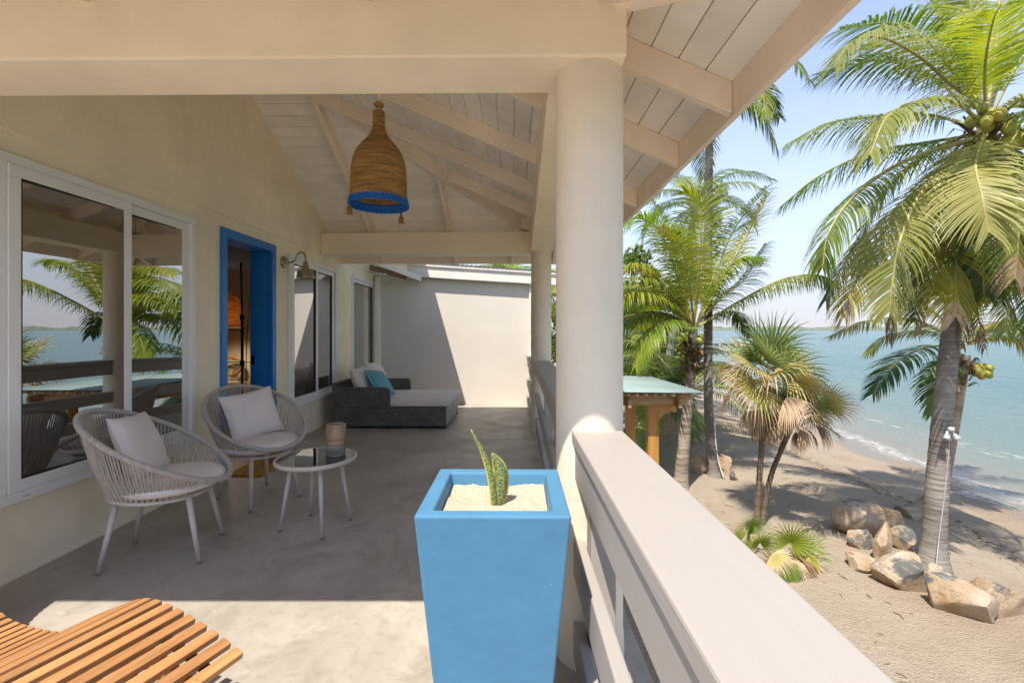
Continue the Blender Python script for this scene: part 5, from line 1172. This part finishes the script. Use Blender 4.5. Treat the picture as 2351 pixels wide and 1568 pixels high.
# --- D: tall straight palm behind C
gD = G(1642, 1092); D2 = palm('coconut_palm', 'very tall straight palm with slim grey trunk rising behind the eave', gD, 'coconut palms on the beach'); YD = gD.y
trunk(D2, rel(D2, [gD-Vector((0, 0, .1))]+W3((1632, 1020, YD), (1626, 900, YD), (1626, 700, YD), (1626, 500, YD), (1628, 340, YD), (1625, 215, YD))), [.13, .105, .096, .092, .087, .082, .085], M_trunk, 1.5, seed=4)
cD = W(1624, 205, YD)
for i, (c, mt_, L_) in enumerate([([(1630, 205, 10.4), (1700, 232, 10.2), (1752, 262, 10.1), (1786, 352, 10.0)], 'green', .72), ([(1630, 205, 10.4), (1690, 180, 10.7), (1750, 200, 11), (1790, 270, 11.2)], 'dark', .7)]):
    frond(D2, rel(D2, W3(*c)), LF[mt_], L_, 60, .35, .0, seed=400+i, w=.017)
for i in range(14): rand_frond(D2, cD, 70+i*17.5, rng.uniform(-10, 55), 2.7, LF[('green', 'dark', 'bright')[i % 3]], 420+i, 1.0, L=.72, n=52, droop=.35, lift=.1, w=.017)
MB().tube(catmull(rel(D2, W3((1641, 960, YD-.15), (1643, 1010, YD-.15), (1650, 1060, YD-.17), (1662, 1098, YD-.25))), 6), .012, 6).build('conduit', M_conduit, D2, smooth=True)

# --- more palms further back
def far_palm(base, top, nfr, ln, lean, label, mats, seed, tm=None, el=(-5, 70), L_=.7, n=46, r0=.15):
    pt = palm('coconut_palm', label, base, 'coconut palms on the beach')
    base = Vector(base); top = Vector(top); mid = base.lerp(top, .5)+Vector(lean)
    trunk(pt, rel(pt, [base-Vector((0, 0, .1)), mid, top]), [r0*1.2, r0, r0*.85], tm or M_trunkl, 1.3, seed=seed); boots(pt, top-Vector((0, 0, .2)), (0, 0, 1), r0, .4, 26, seed)
    r = random.Random(seed)
    for i in range(nfr): rand_frond(pt, top, i*137.5+seed*31, r.uniform(*el), ln*r.uniform(.8, 1.1), LF[mats[i % len(mats)]], seed*50+i, 1.0, L=L_, n=n, droop=.30, lift=.15, w=.019)
    return pt
far_palm(G(1452, 1035), W(1476, 915, 12.6), 13, 2.4, (-.1, 0, 0), 'short palm with ragged trunk behind the near pergola post', ('dark', 'green', 'bright'), 21, M_trunkl, (10, 75))
far_palm(G(1512, 1012), W(1549, 905, 13.8), 15, 2.9, (.25, 0, -.15), 'short palm with a curved swollen trunk right of the pergola post', ('green', 'dark', 'bright'), 22, M_trunkl, (15, 80), r0=.2)
far_palm((6.3, 19.5, -2.0), W(1597, 470, 18.0), 16, 3.2, (0, 0, 0), 'dark distant palm showing behind the tall straight trunk', ('dark', 'green', 'dark'), 23, M_trunk, (-10, 60))
far_palm((5.0, 17.6, -2.0), W(1580, 905, 17), 14, 3.2, (0, 0, 0), 'low wide palm behind the young palm trunk', ('dark', 'green'), 24, M_trunkl, (5, 70))
far_palm((1.3, 15.5, -2.0), W(1245, 690, 15), 15, 3.0, (0, 0, 0), 'palm showing in the gap between the two round columns', ('green', 'bright', 'yellow'), 25, M_trunkl, (-5, 65))
far_palm((-.4, 17.0, -2.0), W(1165, 640, 17), 14, 2.8, (0, 0, 0), 'palm crown peeping over the annex roof', ('yellow', 'bright', 'green'), 26, M_trunkl, (-5, 60))
far_palm((3.6, 16.0, -2.0), W(1432, 830, 16), 14, 3.0, (0, 0, 0), 'bushy palm crowding over the pergola roof', ('green', 'dark', 'bright'), 27, M_trunkl, (0, 70))

# --- fan palms
def fan(parent, hub, d, up, rad, mat, seed, n=34, span=290, droop=.25, w=.0125, tipmat=None, name='fan_leaf'):
    """fan leaf: pleated blades round a hub; d = way the leaf points, up = its upper face"""
    r = random.Random(seed); d = Vector(d).normalized(); up = Vector(up); up = (up-d*up.dot(d)).normalized(); s = d.cross(up); m = MB(); mi = []
    for i in range(n):
        a = R(-span/2+span*i/(n-1)); o_ = d*math.cos(a)+s*math.sin(a); l = rad*(.72+.28*math.cos(a*.55))*r.uniform(.9, 1.06)
        dd = (o_+up*.22).normalized(); pts = [hub.copy()]; K_ = 4
        for k in range(K_):
            dd = (dd+Vector((0, 0, -1))*droop*(.12+.42*k*k/3)*r.uniform(.7, 1.3)).normalized(); pts.append(pts[-1]+dd*l/K_)
        ww = w*rad/.6; wd = (s*math.cos(a)-d*math.sin(a)+up*(.4 if i % 2 else -.4)).normalized(); nb = len(m.f)
        ribbon(m, pts, [ww*.35, ww*1.15, ww*.95, ww*.5, 0], wd)
        for k in range(nb, len(m.f)): mi.append(1 if (tipmat and k-nb >= 2 and r.random() < .75) else 0)
    o = m.build(name, [mat, tipmat or mat], parent); o.data.polygons.foreach_set('material_index', mi); return o
def fan_crown(parent, c, n, pet, rad, seed, els, mats, tip=.5, azr=(0, 360)):
    r = random.Random(seed)
    for i in range(n):
        u = i/(n-1); el = R(els[0]*(1-u)+els[1]*u+r.uniform(-9, 9)); az = R(azr[0]+(azr[1]-azr[0])*((i*.381966) % 1)+r.uniform(-12, 12))
        h = Vector((math.cos(az), math.sin(az), 0)); d = h*math.cos(el)+Vector((0, 0, math.sin(el))); L_ = pet*r.uniform(.8, 1.15)
        L_ *= r.uniform(.6, 1.15); hub = c+d*L_+Vector((0, 0, -.08*L_)); mt_ = mats[min(len(mats)-1, int(u*len(mats)))]
        pe = MB().tube([c, c+d*L_*.55, hub], [.009, .007, .006], 5); pe.build('leaf_stalk', M_rachis if mt_ not in ('dry', 'brown') else M_fibre, parent)
        up = Vector((0, 0, 1))*math.cos(el)-h*math.sin(el); up = Matrix.Rotation(r.uniform(-1.0, 1.0), 3, d) @ up
        fan(parent, hub, d+Vector((0, 0, -.25)), up, rad*r.uniform(.82, 1.1), LF[mt_], seed*100+i, n=30 if mt_ not in ('dry', 'brown') else 22, span=r.uniform(130, 260) if mt_ not in ('dry', 'brown') else r.uniform(60, 140), droop=(r.uniform(.12, .3) if u < .5 else r.uniform(.3, .6)) if mt_ not in ('dry', 'brown') else r.uniform(.9, 2.2), tipmat=LF['dry'] if (r.random() < tip and u > .3) else None)
gE = G(1736, 1206); E_ = thing('fan_palm', gE, 0, 'slim fan palm with a taller crown of green, golden and dead fans', 'palm tree', 'fan palms on the beach'); YE_ = gE.y
trunk(E_, rel(E_, [gE-Vector((0, 0, .1))]+W3((1744, 1090, YE_), (1752, 980, YE_), (1760, 860, YE_))), [.056, .046, .042, .042], M_trunkc, 1.3, n=10, seed=31, ringamp=.06)
fan_crown(E_, rel(E_, [W(1762, 862, YE_)])[0], 25, .46, .72, 33, (78, -34), ('fan', 'fan', 'fan', 'gold', 'gold', 'gold', 'dry'), .6)
fan_crown(E_, rel(E_, [W(1757, 930, YE_)])[0], 14, .22, .50, 34, (-25, -70), ('dry', 'brown', 'brown'), .3)
E2 = thing('fan_palm', gE+Vector((.10, .05, 0)), 0, 'leaning fan palm with a smaller crown on the seaward side', 'palm tree', 'fan palms on the beach')
trunk(E2, rel(E2, [gE+Vector((.10, .05, -.1))]+W3((1768, 1100, YE_+.05), (1795, 1030, YE_+.1), (1832, 950, YE_+.2))), [.05, .042, .039, .04], M_trunkc, 1.3, n=10, seed=32, ringamp=.06)
fan_crown(E2, rel(E2, [W(1834, 948, YE_+.2)])[0], 15, .38, .58, 35, (70, -30), ('fan', 'fan', 'gold', 'gold', 'dry'), .7, (-120, 150))
fan_crown(E2, rel(E2, [W(1825, 972, YE_+.2)])[0], 8, .2, .42, 36, (-20, -65), ('dry', 'brown'), .3)
gF = G(1776, 1292); F_ = thing('young_fan_palm', gF, 0, 'low stemless fan palm spreading bright green fans over the sand', 'palm tree')
for i, (px, py, Yo, mt_, rd, ux, uy) in enumerate([(1720, 1225, .1, 'bright', .36, -.4, .6), (1745, 1245, -.1, 'bright', .36, .0, .9), (1728, 1205, .3, 'fan', .34, .1, 1), (1815, 1245, -.1, 'bright', .48, .25, 1.0), (1838, 1260, .0, 'fan', .44, .8, .4), (1770, 1275, -.3, 'gold', .36, .2, -.1), (1800, 1285, -.35, 'bright', .36, .0, -.6), (1845, 1290, -.2, 'yellow', .38, 1, -.5), (1702, 1240, .0, 'yellow', .36, -.9, .1), (1850, 1275, .2, 'bright', .4, .9, .1)]):
    hub = W(px, py, gF.y+Yo)-gF; d = Vector((ux, -.35, uy))
    MB().tube([Vector((0, 0, .0)), hub*.5+Vector((0, 0, .08)), hub], [.008, .006, .005], 5).build('leaf_stalk', M_rachis, F_)
    fan(F_, hub, d, Vector((-.2*ux, -.9, .6)), rd, LF[mt_], 900+i, n=36, span=280 if uy > 0 else 150, droop=.16 if uy > 0 else .6, tipmat=LF['dry'] if i in (5, 7, 8) else None)
for i, (ax, ay) in enumerate(((.5, -.3), (.2, -.45), (-.2, -.4), (.55, .1))): fan(F_, Vector((ax*.5, ay*.5, .16)), Vector((ax, ay, -.25)), Vector((0, 0, 1)), .4, LF['dry' if i % 2 else 'brown'], 940+i, n=22, span=110, droop=.8)

# --- broad leaved trees closing the view behind the pergola
def leafy(name, label, c, rad, n, seed, lsz=.10, mat='broad', trunk_to=None):
    t_ = thing(name, (c[0], c[1], GZ), 0, label, 'tree', 'broad leaved trees behind the pergola'); r = random.Random(seed); cc = Vector(c)-t_.location; m = MB()
    clumps = []
    for k in range(26):
        v = Vector((r.gauss(0, 1), r.gauss(0, 1), r.gauss(0, 1))).normalized()*r.uniform(.45, 1)
        clumps.append((Vector((v.x*rad[0], v.y*rad[1], v.z*rad[2]))+cc, r.uniform(.22, .42)*min(rad)))
    for i in range(n):
        q, cr = clumps[i % len(clumps)]; v = Vector((r.gauss(0, 1), r.gauss(0, 1), r.gauss(0, 1))).normalized()*cr*r.random()**.4
        p = q+v; a = Vector((r.gauss(0, 1), r.gauss(0, 1), r.gauss(0, .6))).normalized(); b = a.cross(Vector((r.gauss(0, 1), r.gauss(0, 1), r.gauss(0, 1)))).normalized(); s_ = lsz*r.uniform(.6, 1.2)
        m.add([p-a*s_*.5, p+b*s_*.42, p+a*s_*.55, p-b*s_*.42], [(0, 1, 2, 3)])
    tag(m.build('crown', LF[mat], t_), kind='stuff')
    MB().tube([Vector((0, 0, -.1)), Vector((.1, 0, cc.z*.4)), cc*.8+Vector((.1, 0, 0))], [.16, .12, .06], 8).build('trunk', M_fibre, t_, smooth=True)
    for k in range(7): MB().tube([Vector((.08, 0, cc.z*.4)), (clumps[k][0]+cc)*.5, clumps[k][0]], [.06, .04, .015], 6).build('limb', M_fibre, t_, smooth=True)
leafy('sea_grape_tree', 'dense sea grape tree above the pergola roof', (7.3, 24, 2.0), (2.5, 1.8, 2.7), 11000, 51, .20)
leafy('sea_grape_tree', 'sea grape tree just right of the near round column', (5.2, 20.5, 2.3), (1.6, 1.5, 2.8), 9000, 52, .18)
leafy('sea_grape_tree', 'leafy tree filling the gap between the round columns', (1.0, 19, .6), (1.8, 1.5, 2.2), 6000, 53, .17)
leafy('sea_grape_tree', 'farthest leafy tree low along the bay behind the palms', (9.3, 30, -.2), (2.6, 2.0, 1.8), 7000, 54, .2)
leafy('sea_grape_tree', 'leafy shrub low behind the curved palm trunk', (5.3, 21, -.6), (1.8, 1.2, 1.3), 5000, 55, .17)

# ================================================================== PERGOLA WITH IRON ROOF
pg = thing('pergola', G(1497, 1255), 0, 'timber pergola with pale green corrugated roof below the terrace', 'pergola')
PGY = 7.0; PX = lambda x, y=PGY: (x-VX)/FPX*y; PZ = lambda v, y=PGY: 1.3-(v-VY)/FPX*y
def pb(fn, name, mat, **kw):
    m = MB(); fn(m)
    for v in m.v: v -= pg.location
    return m.build(name, mat, pg, **kw)
pcx = PX(1497)
for (x, y) in ((pcx, PGY), (pcx-1.1, PGY), (pcx, PGY+1.3), (pcx-1.1, PGY+1.3)): pb(lambda m: m.box(x-.08, x+.08, y-.08, y+.08, GZ-.1, PZ(928)), 'post', M_timber, bevel=.006)
zb0, zb1 = PZ(928), PZ(905)
for y in (PGY-.02, PGY+1.28):
    pb(lambda m: m.prism([(pcx-1.38, y-.1, zb0), (pcx+.44, y-.1, zb0), (pcx+.50, y-.1, zb0+.06), (pcx+.56, y-.1, zb0+.10), (pcx+.56, y-.1, zb1), (pcx-1.38, y-.1, zb1)], (0, .05, 0)), 'beam', M_timberh, bevel=.004)
for x in (pcx+.32, pcx-.42, pcx-1.2): pb(lambda m: m.bar((x, PGY-.32, zb0+.06), (x, PGY+1.6, zb0+.06), .05, .13), 'cross_beam', M_timberh, bevel=.004)
pb(lambda m: m.prism([(pcx+.081, PGY-.05, zb0-.001), (pcx+.36, PGY-.05, zb0-.001), (pcx+.36, PGY-.05, zb0-.12), (pcx+.28, PGY-.05, zb0-.10), (pcx+.16, PGY-.05, zb0-.15), (pcx+.081, PGY-.05, zb0-.25)], (0, .08, 0)), 'bracket', M_timber, bevel=.004)
for i in range(15):
    x = pcx-1.36+i*.132; r_ = rng.uniform(.022, .034); pb(lambda m: m.tube([(x, PGY-.30, zb1+.033), (x+rng.uniform(-.03, .03), PGY+1.62, zb1+.035)], r_, 8), 'roof_pole', M_pole, smooth=True)
def sheet(m):
    x0, x1, y0, y1 = pcx-1.45, pcx+.50, PGY-.42, PGY+1.75; n = 92; nr = 41
    for j in range(n+1):
        y = y0+(y1-y0)*j/n; c = .016*math.sin(j*math.pi/2.0*1.0)
        m.v += [Vector((x0, y, zb1+.10+c+.02*(y-y0))), Vector((x1+.12*(1-(y-y0)/(y1-y0)), y, zb1+.078+c+.004*(y-y0)))]
    for j in range(n): m.f.append((2*j, 2*j+1, 2*j+3, 2*j+2))
o = pb(sheet, 'corrugated_roof', M_iron, smooth=True); md = o.modifiers.new('solid', 'SOLIDIFY'); md.thickness = .002
pt_ = thing('teal_pot', (G(1436, 1035)), 0, 'teal plant pot standing on the sand left of the pergola post', 'pot')
MB().lathe([(.001, 0), (.15, 0), (.22, .50), (.235, .50), (.235, .55), (.205, .55), (.20, .50), (.001, .48)], 24).build('pot', M_teal, pt_, smooth=False)

# ================================================================== BOULDERS
def rock(px, py, w, h, label, seed, tilt=0, dep=.8, yoff=0.0, sub=4):
    g = G(px, py+h*.42); s = g.y/FPX; r = random.Random(seed); import bmesh
    bm = bmesh.new(); bmesh.ops.create_icosphere(bm, subdivisions=sub, radius=1)
    pl_ = [(Vector((r.gauss(0, 1), r.gauss(0, 1), r.gauss(0, .8))).normalized(), r.uniform(.48, .82)) for _ in range(15)]
    off = Vector((seed*3.1, seed*1.7, 0))
    for v in bm.verts:
        p = v.co.copy()
        for n_, d_ in pl_:
            e = p.dot(n_)-d_
            if e > 0: p -= n_*e*.98
        p *= 1+.05*mnoise.noise(p*2.3+off)+.025*mnoise.noise(p*6+off)+.012*mnoise.noise(p*14+off)
        v.co = Vector((p.x*w*s*.53, p.y*w*s*.50*dep, p.z*h*s*.56))
    me = bpy.data.meshes.new('boulder'); bm.to_mesh(me); bm.free(); me.materials.append(M_rock)
    try: me.set_sharp_from_angle(angle=R(32))
    except Exception: pass
    me.polygons.foreach_set('use_smooth', [True]*len(me.polygons))
    o = bpy.data.objects.new('boulder', me); COL.objects.link(o); o.location = g+Vector((0, w*s*.25*dep+yoff, h*s*.30)); o.rotation_euler = (0, R(tilt), r.uniform(-.3, .3))
    return tag(o, label, 'rock', 'boulders on the beach')
rock(2025, 1198, 172, 84, 'broad grey and ochre boulder at the back of the rocks beside the tall palm', 1, 6)
rock(2082, 1238, 66, 58, 'dark mossy boulder tucked against the left of the tall palm trunk', 2)
rock(1982, 1238, 66, 52, 'small pale orange boulder at the left end of the rock group', 3)
rock(2032, 1242, 58, 112, 'upright slab of stone leaning in the rock group', 4, 14, .7)
rock(1992, 1292, 84, 40, 'flat rusty stone half sunk in the sand', 5, 8)
rock(2092, 1318, 142, 104, 'big ochre boulder in front of the tall palm base', 6, 5)
rock(2152, 1318, 50, 46, 'small grey rock against the foot of the tall palm', 7)
rock(2238, 1376, 172, 112, 'long smooth tan boulder right of the tall palm foot', 8, 20)
rock(2318, 1372, 150, 100, 'ochre boulder cut by the right edge of the picture', 9, 22)
rock(1612, 1066, 48, 50, 'rusty rock left of the slim tall palm foot', 10); rock(1662, 1068, 62, 56, 'grey rock right of the slim tall palm foot', 11); rock(1686, 1092, 30, 24, 'small white stone near the slim tall palm foot', 12, sub=3)
rock(1548, 962, 60, 44, 'ochre boulder behind the curved palm trunk', 13, sub=3); rock(1512, 958, 46, 32, 'low tan boulder seen right of the pergola post', 14, sub=3); rock(1628, 975, 46, 40, 'tan boulder seen right of the slim tall palm trunk', 15, sub=3); rock(1600, 972, 26, 36, 'narrow pale boulder between the two palm trunks', 16, sub=3)

# ================================================================== LITTER ON THE SAND
m = MB(); r = random.Random(77)
for i in range(320):
    x = r.uniform(2.5, 9.5); y = r.uniform(4.2, 16); z = sand_z(x, y)+.006; a = r.uniform(0, 6.28); l = r.uniform(.03, .16)
    m.tube([(x, y, z), (x+l*.5*math.cos(a), y+l*.5*math.sin(a), z+.006), (x+l*math.cos(a+.3), y+l*math.sin(a+.3), z)], r.uniform(.002, .005), 4, cap=False)
for i in range(500):                               # line of dry weed left by the tide
    u = r.random(); y = 5.5+u*14; x = 7.35+.06*y+.25*math.sin(y*.9)+r.gauss(0, .10)+r.gauss(0, .03); z = sand_z(x, y)+.004; a = r.uniform(0, 6.28); l = r.uniform(.03, .13)
    m.tube([(x, y, z), (x+l*.5*math.cos(a), y+l*.5*math.sin(a), z+.012), (x+l*math.cos(a+.5), y+l*math.sin(a+.5), z)], r.uniform(.0025, .006), 4, cap=False)
tag(m.build('beach_litter', M_fibre), 'scattered dry twigs and weed on the sand', 'litter', kind='stuff')
